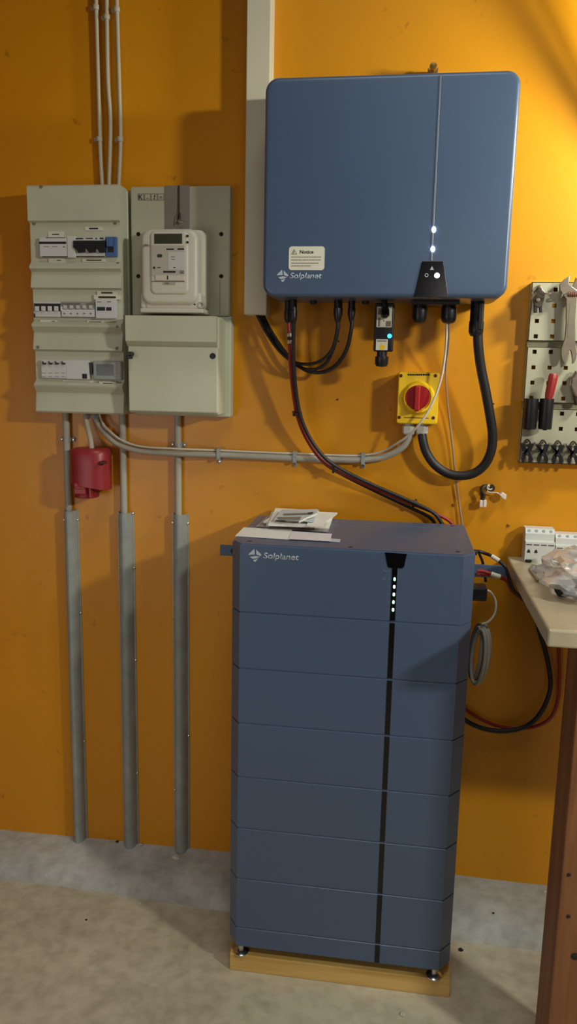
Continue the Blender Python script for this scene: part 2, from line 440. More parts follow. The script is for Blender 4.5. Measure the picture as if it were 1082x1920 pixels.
# row 1
d1 = dev('surge_module', 74, 445, 128, 481, -.088, 'device_white'); 
marks('slot', [(73, 453, 124, 457.5), (79, 480.5, 128, 482), (86, 445.3, 122, 446.4)], -.088, 'ink', d1); marks('print', [(82, 462, 92, 463), (98, 462, 108, 463), (118, 462, 122, 464)], -.088, 'ink_grey', d1)
dev('cover_flap', 126, 442, 141, 483, -.090, 'device_white')
d2 = dev('main_breaker', 136, 445, 197, 481, -.086, 'device_white'); marks('print', [(142, 446, 156, 448.5), (161, 446, 174, 448), (179, 446, 182, 448.5), (187, 445.5, 194, 448.5), (142, 480, 196, 481.5)], -.086, 'ink', d2)
for k in range(3):
    x = 137+k*20
    bm = NB(); pprism(bm, [(x, 451), (x+20, 451), (x+20, 473), (x+9, 473.5), (x+6, 467), (x, 464)], -.094, -.07, 0.0008); finish('breaker_lever', bm, 'black_plastic', d2)
d3 = dev('isolator', 197, 444, 218, 481, -.087, 'device_blue')
bm = NB(); pbox(bm, 199, 446, 210, 462, -.098, -.08, 0.002); finish('isolator_toggle', bm, 'device_blue', d3)
marks('recess', [(202, 462, 213, 473)], -.087, 'ink', d3)
# row 2
d4 = dev('breaker_block', 63, 566, 113, 594, -.083, 'device_white')
marks('slot', [(64, 569, 113, 583), (63.5, 588, 66, 595)], -.083, 'ink', d4)
for k in range(5):
    bm = NB(); x = 65+k*12; pbox(bm, x, 574, x+(7 if k < 4 else 3), 583, -.089, -.078, 0.001); finish('breaker_lever', bm, 'device_white', d4)
d5 = dev('switch_block', 114, 566, 178, 595, -.082, 'device_grey')
bm = NB(); pbox(bm, 115, 580, 177, 594, -.085, -.078, 0.001); finish('front_strip', bm, 'device_white', d5)
marks('print', [(119+12.4*k, 586.5, 122+12.4*k, 589) for k in range(5)]+[(116, 568, 150, 571), (163, 568, 176, 572)], -.0855, 'ink_grey', d5)
for k in range(5):
    bm = NB(); x = 118+k*12; pbox(bm, x, 572, x+6, 579, -.087, -.078, 0.001); finish('switch_lever', bm, 'gland_grey', d5)
d6 = dev('relay_module', 179, 561, 217, 597, -.086, 'device_white')
marks('window', [(182, 575.5, 197, 582.5), (199, 576, 209, 582.5)], -.086, 'ink', d6); marks('print', [(182, 565.5, 190, 567), (201, 565, 208, 567)], -.086, 'ink_grey', d6)
# row 3
d7 = dev('breaker_block', 77, 675, 124, 709, -.083, 'device_white')
for k in range(4):
    bm = NB(); x = 78.5+k*12; pprism(bm, [(x, 677), (x+2, 680), (x+6.5, 680.5), (x+6.5, 683.5), (x+1, 683)], -.088, -.08); finish('breaker_lever', bm, 'black_plastic', d7)
    marks('toggle_outline', [(x, 699, x+8, 699.7), (x, 706, x+8, 706.7)], -.083, 'ink_grey', d7)
d8 = dev('blank_module', 124, 675, 167, 711, -.083, 'device_white'); marks('button', [(154, 701, 163, 710)], -.083, 'black_plastic' if False else 'ink', d8)
bm = NB(); pprism(bm, [(166, 680), (172, 680), (173, 703), (170, 700)], -.0835, -.078); finish('side_gap', bm, 'black_plastic', B)
d9 = dev('display_module', 175, 677, 228, 712, -.084, 'device_grey')
bm = NB(); pslab(bm, 176, 678, 226, 711, -.086, -.08, 0.002); finish('bezel', bm, 'device_grey', d9)
bm = NB(); pbox(bm, 181, 683, 213, 704, -.0868, -.08); finish('screen', bm, 'lcd_dark', d9)
for q in ((216, 686), (219, 692), (221, 699), (217, 704)):
    bm = NB(); lathe(bm, P(*q, -.086), (0, -1, 0), [(0, .0028), (.0015, .0026), (.0016, 0)], 10); finish('button', bm, 'cable_grey', d9)
# stickers
for r, t in (((90, 434, 119, 445), [(98, 438.5, 111, 440.5)]), ((159, 425, 192, 432), [(167, 427, 184, 430)]), ((91, 484.5, 122, 492.5), [(107, 487.5, 114, 489)]), ((154, 485, 197, 491), [(162, 487, 190, 489)]),
             ((182, 546, 220, 553), [(190, 547.5, 211, 550.5)]), ((176, 553, 226, 561.5), [(184.5, 555.5, 217, 559)]), ((75, 600, 107, 606), [(97, 602, 103, 603)]), ((163, 601, 195, 607), [(167, 603, 190, 604)]),
             ((117, 713, 177, 720), [(122, 715.5, 170, 716.8)]), ((127, 719.5, 162, 725), [(132, 722, 156, 723)]), ((186, 715.5, 218, 723), [(193, 718, 211, 720)])):
    y = -.0775 if r[1] < 500 else (-.0745 if r[1] < 650 else -.0735)
    yy = {600: -.0765, 601: -.0765, 713: -.0745, 719.5: -.083, 715.5: -.079, 553: -.079, 546: -.0765, 484.5: -.0785, 485: -.0785}.get(r[1], y)
    bm = NB(); pbox(bm, *r, yy-.0012, yy+.006); s = finish('label_sticker', bm, 'label_paper', B); marks('print', t, yy-.0012, 'ink', s)
for q, yy in (((64, 419), -.078), ((216, 418), -.078), ((71, 651), -.085), ((219, 653), -.085), ((77, 350), -.089), ((221, 494), -.082), ((220, 612), -.088)):
    bm = NB(); lathe(bm, P(*q, yy), (0, -1, 0), [(-.002, .0042), (.0004, .0042), (.0008, .003), (.0009, 0)], 12); finish('cover_screw', bm, 'grey_channel', B)

# ================================================================== METER BOARD, METER, FUSE BOX
yf = -0.036
MBd = thing('meter_board', 'beige flat meter mounting board with screw holes and grey centre channel', 'board', (P(338, 600, 0).x, 0, P(338, 780, yf).z))
bm = NB(); pbox(bm, 246, 349, 431, 592.5, yf, -0.001, 0.003); finish('back_plate', bm, 'beige_plate', MBd)
bm = NB(); pbox(bm, 310, 347.5, 355, 430.5, yf-.004, yf+.005, 0.001); ch = finish('channel_cover', bm, 'grey_channel', MBd)
marks('channel_slot', [(333.5, 348, 337, 412)], yf-.004, 'ink', ch)
bm = NB(); tube(bm, [P(335, 350, yf-.006), P(335, 395, yf-.007), P(332, 408, yf-.010), P(334, 422, yf-.014)], 0.0012, 6); tube(bm, [P(336, 395, yf-.006), P(339, 408, yf-.012), P(338, 416, yf-.012)], 0.001, 6); finish('seal_wire', bm, 'wire_dark', MBd)
for q in ((338, 416), (342, 416)):
    bm = NB(); ball(bm, P(*q, yf-.014), 0.0028); finish('lead_seal', bm, 'steel_bright', MBd)
for q in ((259.5, 439), (259.5, 518), (415, 439), (415, 518)):
    bm = NB(); lathe(bm, P(*q, yf+.0005), (0, -1, 0), [(-.002, .0055), (.0008, .0055), (.0012, .004), (.0005, .003), (.0005, 0)], 14); finish('screw_hole', bm, 'ink', MBd)
for k in range(4):
    x0 = 258+k*12.5
    bm = NB(); pbox(bm, x0, 363, x0+12, 376, yf-.0006, yf); s = finish('symbol_tile', bm, 'ink_grey', MBd)
    bm = NB(); pbox(bm, x0+1.4, 364.5, x0+10.6, 374.5, yf-.0009, yf); finish('tile_face', bm, 'beige_plate', s)
    if k == 0: ptext('letter', 'K', x0+2, 365, x0+10, 374, yf-.0009, 'ink', s, bold=0.03)
    elif k == 1: marks('letter', [(x0+4, 371, x0+8, 372.3)], yf-.0009, 'ink', s)
    elif k == 2: marks('letter', [(x0+6, 365.5, x0+8, 370), (x0+5, 371, x0+7.5, 373.5)], yf-.0009, 'ink', s)
    else: marks('letter', [(x0+3.5, 367.5, x0+8.5, 372.5)], yf-.0009, 'ink_grey', s)
marks('wear_scratch', [(412, 525, 413, 590)], yf, 'ink_grey', MBd)

# electricity meter
ym = -0.122
EM = thing('electricity_meter', 'white rounded electricity meter with dark display on beige board', 'electricity meter', (P(318, 588, -.08).x, -.036, P(318, 588, -.08).z))
bm = NB(); pslab(bm, 264.5, 430, 386, 586, -.072, -.037, 0.022, 0.008); finish('meter_base', bm, 'meter_white', EM, True)
bm = NB(); pslab(bm, 263, 428, 371, 572, -.114, -.066, 0.026, 0.012, 8); finish('meter_case', bm, 'meter_white', EM, True)
bm = NB(); pslab(bm, 281, 432, 353, 552, ym+.004, -.10, 0.014, 0.006, 8); fc = finish('front_cover', bm, 'meter_white', EM, True)
bm = NB(); pslab(bm, 284, 460, 346, 517, ym+.003, -.10, 0.003, 0.0006); nm = finish('name_plate', bm, 'meter_face', EM)
bm = NB(); pbox(bm, 289, 438, 341.5, 457, ym+.003, -.10, 0.0006); finish('display', bm, 'lcd', EM)
marks('print', [(312, 466, 326, 468.7), (333, 465.5, 345, 468.5), (306, 508, 329, 511.5), (287, 500, 291, 504), (295, 501, 301, 502.5), (320, 481, 328, 482), (321, 485.5, 328, 486.5), (325, 501, 329, 502.5), (337, 508, 345, 509), (337, 511, 345, 512.5)], ym+.003, 'ink', nm)
bm = NB(); pslab(bm, 315.5, 472, 345, 506, ym+.0026, -.10, 0.003); finish('data_sticker', bm, 'gland_grey', nm)
bm = NB(); pslab(bm, 294.5, 476.5, 304, 482.5, ym+.0022, -.10, 0.0035); finish('optical_port', bm, 'lcd', nm)
for q in ((351.5, 442.5), (351.5, 454)):
    bm = NB(); lathe(bm, P(*q, ym+.003), (0, -1, 0), [(-.002, .003), (.0015, .0028), (.0016, 0)], 12); finish('push_button', bm, 'ink', EM)
bm = NB(); pslab(bm, 291, 516, 346, 526, ym+.001, -.10, 0.002, 0.001); lt = finish('latch_bar', bm, 'meter_white', EM); marks('keyhole', [(313, 517, 315.4, 524)], ym+.001, 'ink', lt)
marks('cover_gap', [(284, 527, 346, 529)], ym+.0042, 'ink_grey', EM)
bm = NB(); pbox(bm, 305, 529, 329, 534, ym+.003, -.10); bs = finish('barcode_sticker', bm, 'cable_grey', EM); marks('print', [(309, 530, 317, 532.5)], ym+.003, 'ink_grey', bs)
bm = NB(); pbox(bm, 262.5, 578, 381, 586.5, -.112, -.04, 0.003); finish('terminal_cover', bm, 'meter_white', EM)
bm = NB(); pslab(bm, 263, 548, 377, 580, -.106, -.04, 0.008, 0.006); finish('terminal_block', bm, 'meter_white', EM, True)
for q in ((271, 572), (377, 572)):
    bm = NB(); lathe(bm, P(*q, -.106), (0, -1, 0), [(-.01, .009), (.002, .0085), (.002, .006), (-.001, .005), (-.001, 0)], 16); finish('seal_screw', bm, 'meter_face', EM)
bm = NB(); pprism(bm, [(267, 462), (273, 457), (281, 460)], -.1165, -.11); finish('arrow_mark', bm, 'ink_grey', EM)
bm = NB(); pprism(bm, [(362, 570), (367, 569), (366, 573)], -.1065, -.10); finish('arrow_mark', bm, 'ink', EM)

# fuse box
yb = -0.128
FB = thing('fuse_box', 'beige closed fuse box with latch knobs below electricity meter', 'fuse box', (P(330, 780, -.06).x, 0, P(330, 780, -.06).z))
bm = NB(); pbox(bm, 252, 592, 433, 780, -.034, 0.0, 0.004); finish('back_box', bm, 'beige', FB)
bm = NB(); pbox(bm, 241, 594, 411, 776, -.108, -.02, 0.003); finish('body', bm, 'beige', FB)
bm = NB()
z = [P(320, v, yb).z for v in (592, 640, 650)]
x0, x1 = P(235, 610, yb).x, P(405.5, 610, yb).x
q = [(x0, yb, z[0]), (x1, yb, z[0]), (x1, yb, z[1]), (x0, yb, z[1]), (x0+.006, yb+.014, z[2]), (x1, yb+.014, z[2])]
rings_to_faces(bm, [[Vector((X, yy, zz)) for yy, zz in ((yb, z[0]), (yb, z[1]), (yb+.014, z[2]), (-.05, z[2]), (-.05, z[0]))] for X in (x0, x1)])
finish('top_hood', bm, 'beige', FB)
bm = NB(); pbox(bm, 240.5, 650, 408.5, 773, yb+.008, -.10, 0.003); dr = finish('door', bm, 'beige', FB)
bm = NB(); lathe(bm, P(399, 667.5, yb+.008), (0, -1, 0), [(-.002, .0075), (.001, .0075), (.001, .006), (.002, .006), (.002, 0)], 18); finish('lock_knob', bm, 'black_plastic', dr)
bm = NB(); lathe(bm, P(247, 664, yb+.008), (0, -1, 0), [(-.002, .0068), (.018, .006), (.022, .004), (.022, 0)], 14)
c = P(247, 664, yb-.012); box(bm, c.x-.014, c.x+.002, c.y-.004, c.y+.004, c.z-.012, c.z-.003, 0.002); finish('latch_knob', bm, 'device_blue' if False else 'black_plastic', dr)

# ================================================================== CONDUITS, STEEL GUARDS, RED SOCKET
def chan(xp, top, bot, w):
    """half-round steel guard with two side flanges, profile in x,y"""
    cx = P(xp, (top+bot)/2, -.012).x
    z1 = P(xp, top, -.02).z; z0 = 0.050
    pr = [(-w*.5-.005, 0), (-w*.5-.005, -.003), (-w*.5, -.003)]
    for i in range(11):
        a = math.pi*i/10; pr.append((-math.cos(a)*w*.5, -.003-.029*math.sin(a)))
    pr += [(w*.5, -.003), (w*.5+.005, -.003), (w*.5+.005, 0)]
    # inner skin so that the top end shows an open channel
    pr += [(w*.5-.001, 0)]+[(-math.cos(math.pi-math.pi*i/10)*(w*.5-.0018), -.002-.0272*math.sin(math.pi*i/10)) for i in range(11)]+[(-w*.5+.001, 0)]
    return cx, z0, z1, pr
guards = [(140, 958, 1572, .034, [(116, 974), (145, 974), (152, 1150), (156, 1390)], 'galvanized steel cable guard below red plug, left of two like guards' ),
          (239, 962, 1582, .038, [(247, 962), (222, 1064), (251, 1065), (252, 1238), (256, 1450)], ''),
          (338, 965, 1592, .038, [(319, 979), (353, 981), (321, 1159), (320, 1480), (354, 1380)], '')]
glab = ['galvanized steel cable guard on the wall directly below the red plug',
        'galvanized steel cable guard on the wall between two others',
        'galvanized steel cable guard on the wall closest to the blue battery tower']
for (xp, top, bot, w, scr, _), lb in zip(guards, glab):
    cx, z0, z1, pr = chan(xp, top, bot, w)
    G = thing('cable_guard', lb, 'cable guard', (cx, 0, z0), 'steel cable guards')
    bm = NB(); n = len(pr)
    A_ = [bm.verts.new((cx+p[0], p[1], z0)) for p in pr]; B_ = [bm.verts.new((cx+p[0], p[1], z1)) for p in pr]
    for i in range(n): bm.faces.new((A_[i], A_[(i+1) % n], B_[(i+1) % n], B_[i]))
    bm.faces.new(A_[::-1]); bm.faces.new(B_)
    finish('channel', bm, 'steel', G, True, 25)
    for sx, sy in scr:
        p = P(sx, sy, -.003); s = -1 if sx < xp else 1
        p = Vector((cx+s*(w*.5+.0028), -.003, p.z))
        bm = NB(); screw(bm, p, .0036); finish('screw', bm, 'steel_bright', G, True)
clab = ['grey conduit dropping from board into guard beside red plug', 'grey conduit crossed by horizontal grey cable, between red plug and fuse box bottom', 'grey conduit dropping from bottom of the fuse box into steel guard']
for (x0, y0, x1), lb, sd in zip(((122, 772, 127), (228, 772, 231.5), (331, 772, 334)), clab, (1, 1, 1)):
    cx = P(x1, 900, -.013).x
    zt, zbm = P(x0, y0, -.013).z, P(x1, 985, -.013).z
    o = NB(); lathe(o, (cx, -.0125, zbm), (0, 0, 1), [(0, .0095), (zt-zbm, .0095)], 16)
    o = tag(finish('conduit', o, 'pipe_grey', smooth=True), lb, 'conduit', 'grey conduits under the boards')
    if x0 in (122, 331):
        bm = NB(); p = P(x0, 824 if x0 == 122 else 834, -.013); lathe(bm, (cx, -.0125, p.z-.006), (0, 0, 1), [(0, .0108), (.012, .0108)], 16); box(bm, cx-.021, cx+.021, -.004, 0.0, p.z-.006, p.z+.006, .001); sd = finish('saddle_clip', bm, 'steel', o)
        for s in (-1, 1):
            bm = NB(); screw(bm, Vector((cx+s*.017, -.004, p.z)), .003); finish('screw', bm, 'steel_bright', sd, True)
# red CEE socket hanging under the board
c = P(170, 880, -.05)
RS = thing('red_plug', 'red industrial plug with hinged cap hanging below distribution board', 'plug', (c.x, c.y, P(170, 933, -.05).z))
zt, zm, zl = P(170, 840, -.05).z, P(170, 908, -.05).z, P(165, 932, -.05).z
cx = (P(136, 870, -.05).x+P(206, 870, -.05).x)/2; hw = (P(206, 870, -.05).x-P(136, 870, -.05).x)/2
bm = NB()
rings = []
for z, f, cut in ((zt, .80, 0), (zt-.004, .92, 0), (zt-.014, 1.0, 0), ((zt+zm)/2, 1.0, 0), (zm-.002, 1.0, .01), (zm-.003, .94, .01)):
    rg = []
    for i in range(28):
        a = 2*math.pi*i/28; ca, sa = math.cos(a), math.sin(a)
        rg.append(Vector((cx+hw*f*math.copysign(abs(ca)**.75, ca), c.y+.045*f*math.copysign(abs(sa)**.75, sa), z-cut*ca)))
    rings.append(rg)
rings_to_faces(bm, rings); finish('housing', bm, 'red_plastic', RS, True, 40)
lx = P(162, 920, -.05).x
bm = NB(); lathe(bm, (lx, c.y, zl), (0, 0, 1), [(0, .030), (.002, .0345), (.016, .036), (zm-zl+.01, .037)], 26); finish('sleeve', bm, 'red_plastic', RS, True, 40)
bm = NB(); box(bm, P(139, 920, -.09).x, P(161, 920, -.09).x, c.y-.043, c.y-.02, P(150, 927, -.09).z, P(150, 905, -.09).z, .003); fl = finish('cap_flap', bm, 'red_plastic', RS)
bm = NB(); box(bm, P(142, 920, -.09).x, P(159, 920, -.09).x, c.y-.045, c.y-.03, P(150, 917, -.09).z, P(150, 912, -.09).z, .002); finish('rib', bm, 'red_plastic', fl)
bm = NB(); box(bm, P(169, 920, -.08).x, P(173, 920, -.08).x, c.y-.040, c.y-.02, zl+.004, zm-.002, .0015); finish('key_rib', bm, 'red_plastic', RS)
bm = NB(); box(bm, P(186, 868, -.10).x, P(196, 868, -.10).x, c.y-.047, c.y-.03, P(190, 871, -.1).z, P(190, 865, -.1).z, .002); finish('cap_catch', bm, 'screw_red', RS)
cable('plug_cable', 'short pale cable from distribution board into the top of red plug', 'cable', [(160, 776, -.03), (163, 795, -.035), (168, 815, -.042), (171, 832, -.048), (172, 846, -.05)], .0072, 'cable_lightgrey')
# cable entry glands below the board
for q, r, lb in (((163, 781), .010, 'small metal cable gland under distribution board above red plug'), ((178, 781), .012, 'wider metal cable gland under distribution board where grey cable leaves')):
    p = P(*q, -.03)
    bm = NB(); lathe(bm, (p.x, p.y, p.z-.006), (0, 0, 1), [(0, r*.7), (.004, r), (.010, r), (.012, r*.8), (.022, r*.8)], 6)
    tag(finish('cable_gland', bm, 'steel', smooth=False), lb, 'cable gland')

# horizontal grey cable to the switch, with clips
gc = [(178, 780, -.03), (188, 800, -.024), (205, 820, -.034), (228, 835, -.034), (270, 846, -.030), (333, 850, -.031), (411, 853, -.014), (480, 856, -.011), (553, 859, -.011), (630, 862, -.011), (681, 862, -.011), (722, 856, -.016), (752, 841, -.028), (765, 824, -.036), (767, 812, -.038)]
bm = NB(); tube(bm, [P(*p) for p in gc], .0088, 12)
GC = tag(finish('supply_cable', bm, 'cable_grey', smooth=True, angle=60), 'thick grey cable running from distribution board to yellow isolator switch', 'cable')
for x, y in ((411, 853), (553, 859), (681, 862)):
    p = P(x, y, -.012); yy = -.014 if x == 411 else -.011
    bm = NB(); box(bm, p.x-.005, p.x+.005, yy-.0115, yy-.0085, p.z-.009, p.z+.018, .001)
    box(bm, p.x-.005, p.x+.005, yy-.0115, -.0, p.z+.0160, p.z+.0185, .0008); box(bm, p.x-.005, p.x+.005, -.004, 0, p.z-.024, p.z-.008, .001); box(bm, p.x-.005, p.x+.005, yy-.0115, 0, p.z-.0115, p.z-.009, .0008)
    cl = finish('cable_clip', bm, 'steel', GC)
    bm = NB(); screw(bm, Vector((p.x, -.004, p.z-.018)), .0042); finish('screw', bm, 'steel_bright', cl, True)
cable('data_cable', 'thin white cable along grey cable and up over yellow switch to inverter gland', 'cable',
      [(187, 772, -.030), (188, 781, -.032), (195, 797, -.037), (209, 811, -.044), (228, 825, -.047), (265, 837, -.043), (333, 841.5, -.044), (372, 843, -.030), (411, 844.5, -.014), (480, 847.5, -.012), (553, 850.5, -.012), (630, 853.5, -.012), (681, 853.5, -.012), (718, 846, -.030), (745, 831, -.062), (764, 818, -.080), (786, 796, -.098), (808, 762, -.100), (826, 715, -.098), (834, 670, -.100), (837, 635, -.105), (838, 600, -.11)], .0029, 'cable_white')
cable('signal_cable', 'thin brownish grey cable hanging from inverter gland down behind battery tower', 'cable',
      [(842.5, 598, -.11), (841, 640, -.09), (836, 690, -.05), (837, 730, -.03), (842, 780, -.015), (849, 840, -.010), (855, 900, -.010), (862, 950, -.010), (867, 985, -.012), (868, 1010, -.012)], .0024, 'cable_thin')

# ================================================================== INVERTER
yf = -0.20
ia, ib, ic, idd = P(497, 160, yf), P(979, 145, yf), P(492, 555, yf), P(950, 560, yf)
x0, x1 = (ia.x+ic.x)/2, (ib.x+idd.x)/2
z1 = (P(640, 141.5, yf).z+P(900, 130.5, yf).z)/2; z0 = (P(560, 557.5, yf).z+P(900, 558.3, yf).z)/2
IV = thing('inverter', 'large blue-grey wall mounted solar inverter with rounded corners', 'inverter', ((x0+x1)/2, 0, z0))
bm = NB(); slab(bm, x0, x1, z0, z1, yf, -.045, .030, .010, 10, 5); finish('front_cover', bm, 'panel_blue', IV, True, 30)
bm = NB(); slab(bm, x0+.018, x1-.018, z0+.012, z1-.012, -.05, -.016, .02); finish('heat_sink', bm, 'black_plastic', IV)
bm = NB(); box(bm, x0+.1, x1-.1, -.02, 0, z0+.12, z1-.1); finish('wall_bracket', bm, 'steel', IV)
# vertical light strip and shadow groove beside it
sa, sb = P(824.5, 140, yf), P(811, 489, yf); sx = (sa.x+sb.x)/2
bm = NB(); box(bm, sx-.0022, sx+.0022, yf-.0012, yf+.004, sb.z, z1-.007, .0006); finish('light_strip', bm, 'strip_grey', IV)
bm = NB(); box(bm, sx+.0024, sx+.0036, yf-.0004, yf+.004, sb.z, z1-.007); finish('cover_joint', bm, 'device_dark', IV)
for q in ((813.5, 430.5), (811.5, 467)):
    p = P(*q, yf-.0012)
    bm = NB(); lathe(bm, (p.x, yf-.0008, p.z), (0, -1, 0), [(0, .0045), (.0016, .0043), (.0022, .003), (.0023, 0)], 12)
    for v in bm.verts: v.co.z = p.z+(v.co.z-p.z)*1.5
    finish('status_light', bm, 'led_white', IV)
bm = NB(); pprism(bm, [(793.5, 489.5), (828.5, 489.5), (831.5, 492), (841, 557), (776, 557), (791, 492)], yf-.0018, yf+.004, .0006); pn = finish('indicator_panel', bm, 'black_gloss', IV)
p = P(819.5, 516.5, yf-.002)
bm = NB(); lathe(bm, (p.x, yf-.0018, p.z), (0, -1, 0), [(0, .0058), (.0012, .0052), (.0014, 0)], 14); finish('power_light', bm, 'led_white', pn)
p = P(800, 516, yf-.002)
bm = NB()
rings = [[(p.x+r*math.cos(2*math.pi*i/18), y, p.z+r*math.sin(2*math.pi*i/18)) for i in range(18)] for r, y in ((.0042, yf-.0016), (.0042, yf-.0022), (.0027, yf-.0022), (.0027, yf-.0016))]
rings_to_faces(bm, [[Vector(c) for c in r] for r in rings], False); finish('ring_icon', bm, 'ink_light', pn)
bm = NB(); pprism(bm, [(810, 499), (813.6, 506), (806.4, 506)], yf-.0022, yf-.0015); finish('warning_icon', bm, 'ink_light', pn)
# badge with its diamond emblem
def emblem(px0, py0, px1, py1, y, mat, parent):
    """four facets of the diamond, in unit coordinates (u right, v down)"""
    facets = [[(.47, 0), (.52, .44), (.06, .47), (0, .44)], [(.60, .06), (1, .44), (1.0, .52), (.90, .55), (.62, .44)],
              [(.13, .62), (.55, .55), (.92, .60), (.62, .74), (.33, .77)], [(.36, .86), (.60, .80), (.76, .74), (.56, 1.0), (.48, 1.0)]]
    bm = NB()
    for f in facets: pprism(bm, [(px0+u*(px1-px0), py0+v*(py1-py0)) for u, v in f], y-.0005, y+.0003)
    return finish('emblem', bm, mat, parent)
emblem(518.5, 505.5, 540.5, 528.5, yf-.0003, 'ink_light', IV)
ptext('lettering', 'Solplanet', 543, 511.5, 603, 525.5, yf-.0002, 'ink_light', IV, 0.22, 0.016)
bm = NB(); pslab(bm, 541.5, 462, 608.5, 506.5, yf-.0007, yf+.001, .007); ns = finish('notice_sticker', bm, 'label_paper', IV)
ptext('print', 'Notice', 562.5, 469, 588, 475.5, yf-.0007, 'ink', ns, 0, 0.02)
bm = NB(); pprism(bm, [(551.7, 467), (557.5, 477), (546, 477)], yf-.0010, yf); tr = finish('warning_triangle', bm, 'ink_grey', ns)
bm = NB(); pprism(bm, [(551.7, 469.5), (555.3, 475.9), (548.1, 475.9)], yf-.0013, yf); finish('triangle_face', bm, 'label_paper', tr)
marks('warning_mark', [(551.2, 470.8, 552.3, 475)], yf-.0014, 'ink_grey', ns)
rs = []
for yy, xe in ((481.8, 602), (487.3, 602), (493.3, 598), (498.5, 583)):
    x = 546.5
    while x < xe:
        w = random.uniform(1.5, 5); rs.append((x, yy-.8, min(x+w, xe), yy+.8)); x += w+.7
marks('print', rs, yf-.0007, 'ink_grey', ns, .0003)
# top fixing screw
p = P(812, 128, -.03); bm = NB(); lathe(bm, P(812, 131, -.03), (0, -1, 0), [(-.03, .006), (.02, .006), (.022, .009), (.027, .008), (.028, 0)], 12); box(bm, p.x-.012, p.x+.012, -.04, 0, p.z-.02, p.z-.002, .001)
finish('hanging_bolt', bm, 'brass', IV, True)
# connectors on the underside
def plug(px, y, top, prof, mat='black_plastic', n=16, name='connector', label=None):
    p = P(px, top, y)
    bm = NB(); lathe(bm, (p.x, y, p.z+.022), (0, 0, -1), prof, n); return finish(name, bm, mat, IV, True, 40)
zc = lambda a, b, y: P(600, a, y).z-P(600, b, y).z
for px, mm in ((540.5, 'black_plastic'), (550.5, 'black_plastic')):
    plug(px, -.10 if px < 545 else -.125, 563, [(0, .0085), (.045, .0085), (.046, .0095), (.062, .0098), (.070, .0085), (.076, .0055)], mm, name='battery_connector')
for px, yy in ((636, -.098), (633.5, -.122), (660, -.10)):
    plug(px, yy, 563, [(0, .0085), (.040, .0085), (.041, .0095), (.056, .0095), (.066, .007), (.074, .005)], name='solar_connector')
for px in (588, 686):
    plug(px, -.10, 563, [(0, .009), (.028, .009), (.032, .006)], name='blank_cap')
bm = NB(); pbox(bm, 772, 560, 862, 571, -.15, -.06, .002); finish('gland_plate', bm, 'black_plastic', IV)
for px in (788.5, 843):
    plug(px, -.11, 566, [(0, .0165), (.034, .0165), (.036, .0185), (.060, .0185), (.068, .016), (.072, .011)], n=14, name='cable_gland')
plug(896, -.11, 563, [(0, .0165), (.070, .0160), (.072, .0175), (.096, .0175), (.102, .015), (.106, .012)], n=16, name='grid_connector')
bm = NB(); p = P(901, 590, -.13); box(bm, p.x-.004, p.x+.006, -.1285, -.12, P(901, 618, -.13).z, P(901, 566, -.13).z, .0015); finish('release_tab', bm, 'wire_dark' if False else 'black_rubber', IV)

# communication dongle plugged in from below
yd = -.135
DG = thing('data_dongle', 'black data dongle with blue light and stickers plugged under the inverter', 'dongle', (P(719, 690, yd).x, yd, P(719, 690, yd).z))
bm = NB(); pslab(bm, 701.5, 568, 738.5, 659, yd, yd+.032, .004, .003); db = finish('case', bm, 'black_plastic', DG, True)
bm = NB(); pbox(bm, 706.5, 575, 735, 613.5, yd-.0006, yd+.002); s1 = finish('sticker', bm, 'label_paper', db)
marks('print', [(709, 578, 714, 590), (709, 596, 713, 612), (723.5, 602, 733, 612), (719, 600, 721, 603)], yd-.0006, 'ink_grey', s1)
bm = NB(); pbox(bm, 705, 636, 727, 656.5, yd-.0006, yd+.002); s2 = finish('sticker', bm, 'label_paper', db); marks('print', [(707, 638.5, 725, 640.5)], yd-.0006, 'ink_grey', s2)
bm = NB(); pprism(bm, [(711, 655), (715, 643), (720, 649), (723, 644), (721, 655)], yd-.001, yd); finish('leaf_mark', bm, 'yellow_plastic', s2)
bm = NB(); lathe(bm, P(730.5, 630, yd), (0, -1, 0), [(-.001, .0055), (.0016, .0048), (.0018, 0)], 14); finish('status_light', bm, 'led_blue', db)
p = P(716.5, 657, yd+.015); bm = NB(); lathe(bm, (p.x, yd+.014, p.z+.004), (0, 0, -1), [(0, .0135), (.012, .0125), (.018, .0125), (.019, .0165), (.036, .0165), (.042, .013), (.044, 0)], 14); finish('end_gland', bm, 'black_plastic', DG, True)
bm = NB(); q = P(723, 590, yd-.012); lathe(bm, (q.x, yd-.012, q.z-.008), (-.12, .25, 1), [(0, .004), (.005, .0102), (.020, .0108), (.024, .0085), (.045, .0080)], 6); finish('lock_screw', bm, 'black_gloss', DG)

# cables below the inverter
cable('solar_cable', 'black solar cable looping from trunking up to the connector nearest battery leads', 'cable', [(478, 584, -.045), (487, 600, -.046), (502, 628, -.052), (526, 660, -.058), (552, 679, -.065), (582, 682.5, -.078), (607, 673, -.094), (624, 652, -.108), (632, 620, -.119), (633.5, 598, -.122)], .0042, 'black_rubber', 'looped solar cables')
cable('solar_cable', 'black solar cable with lower loop from trunking to the first solar connector', 'cable', [(484, 584, -.033), (495, 606, -.034), (514, 638, -.040), (538, 670, -.047), (566, 690, -.053), (592, 692, -.062), (612, 680, -.075), (625, 655, -.088), (633, 625, -.096), (636, 598, -.098)], .0042, 'black_rubber', 'looped solar cables')
cable('solar_cable', 'black solar cable with widest loop from trunking to connector beside the data dongle', 'cable', [(490, 584, -.021), (503, 612, -.022), (524, 646, -.028), (548, 676, -.035), (576, 695, -.041), (606, 697.5, -.050), (632, 683, -.068), (650, 655, -.088), (658, 622, -.10), (660.5, 598, -.10)], .0050, 'black_rubber', 'looped solar cables')
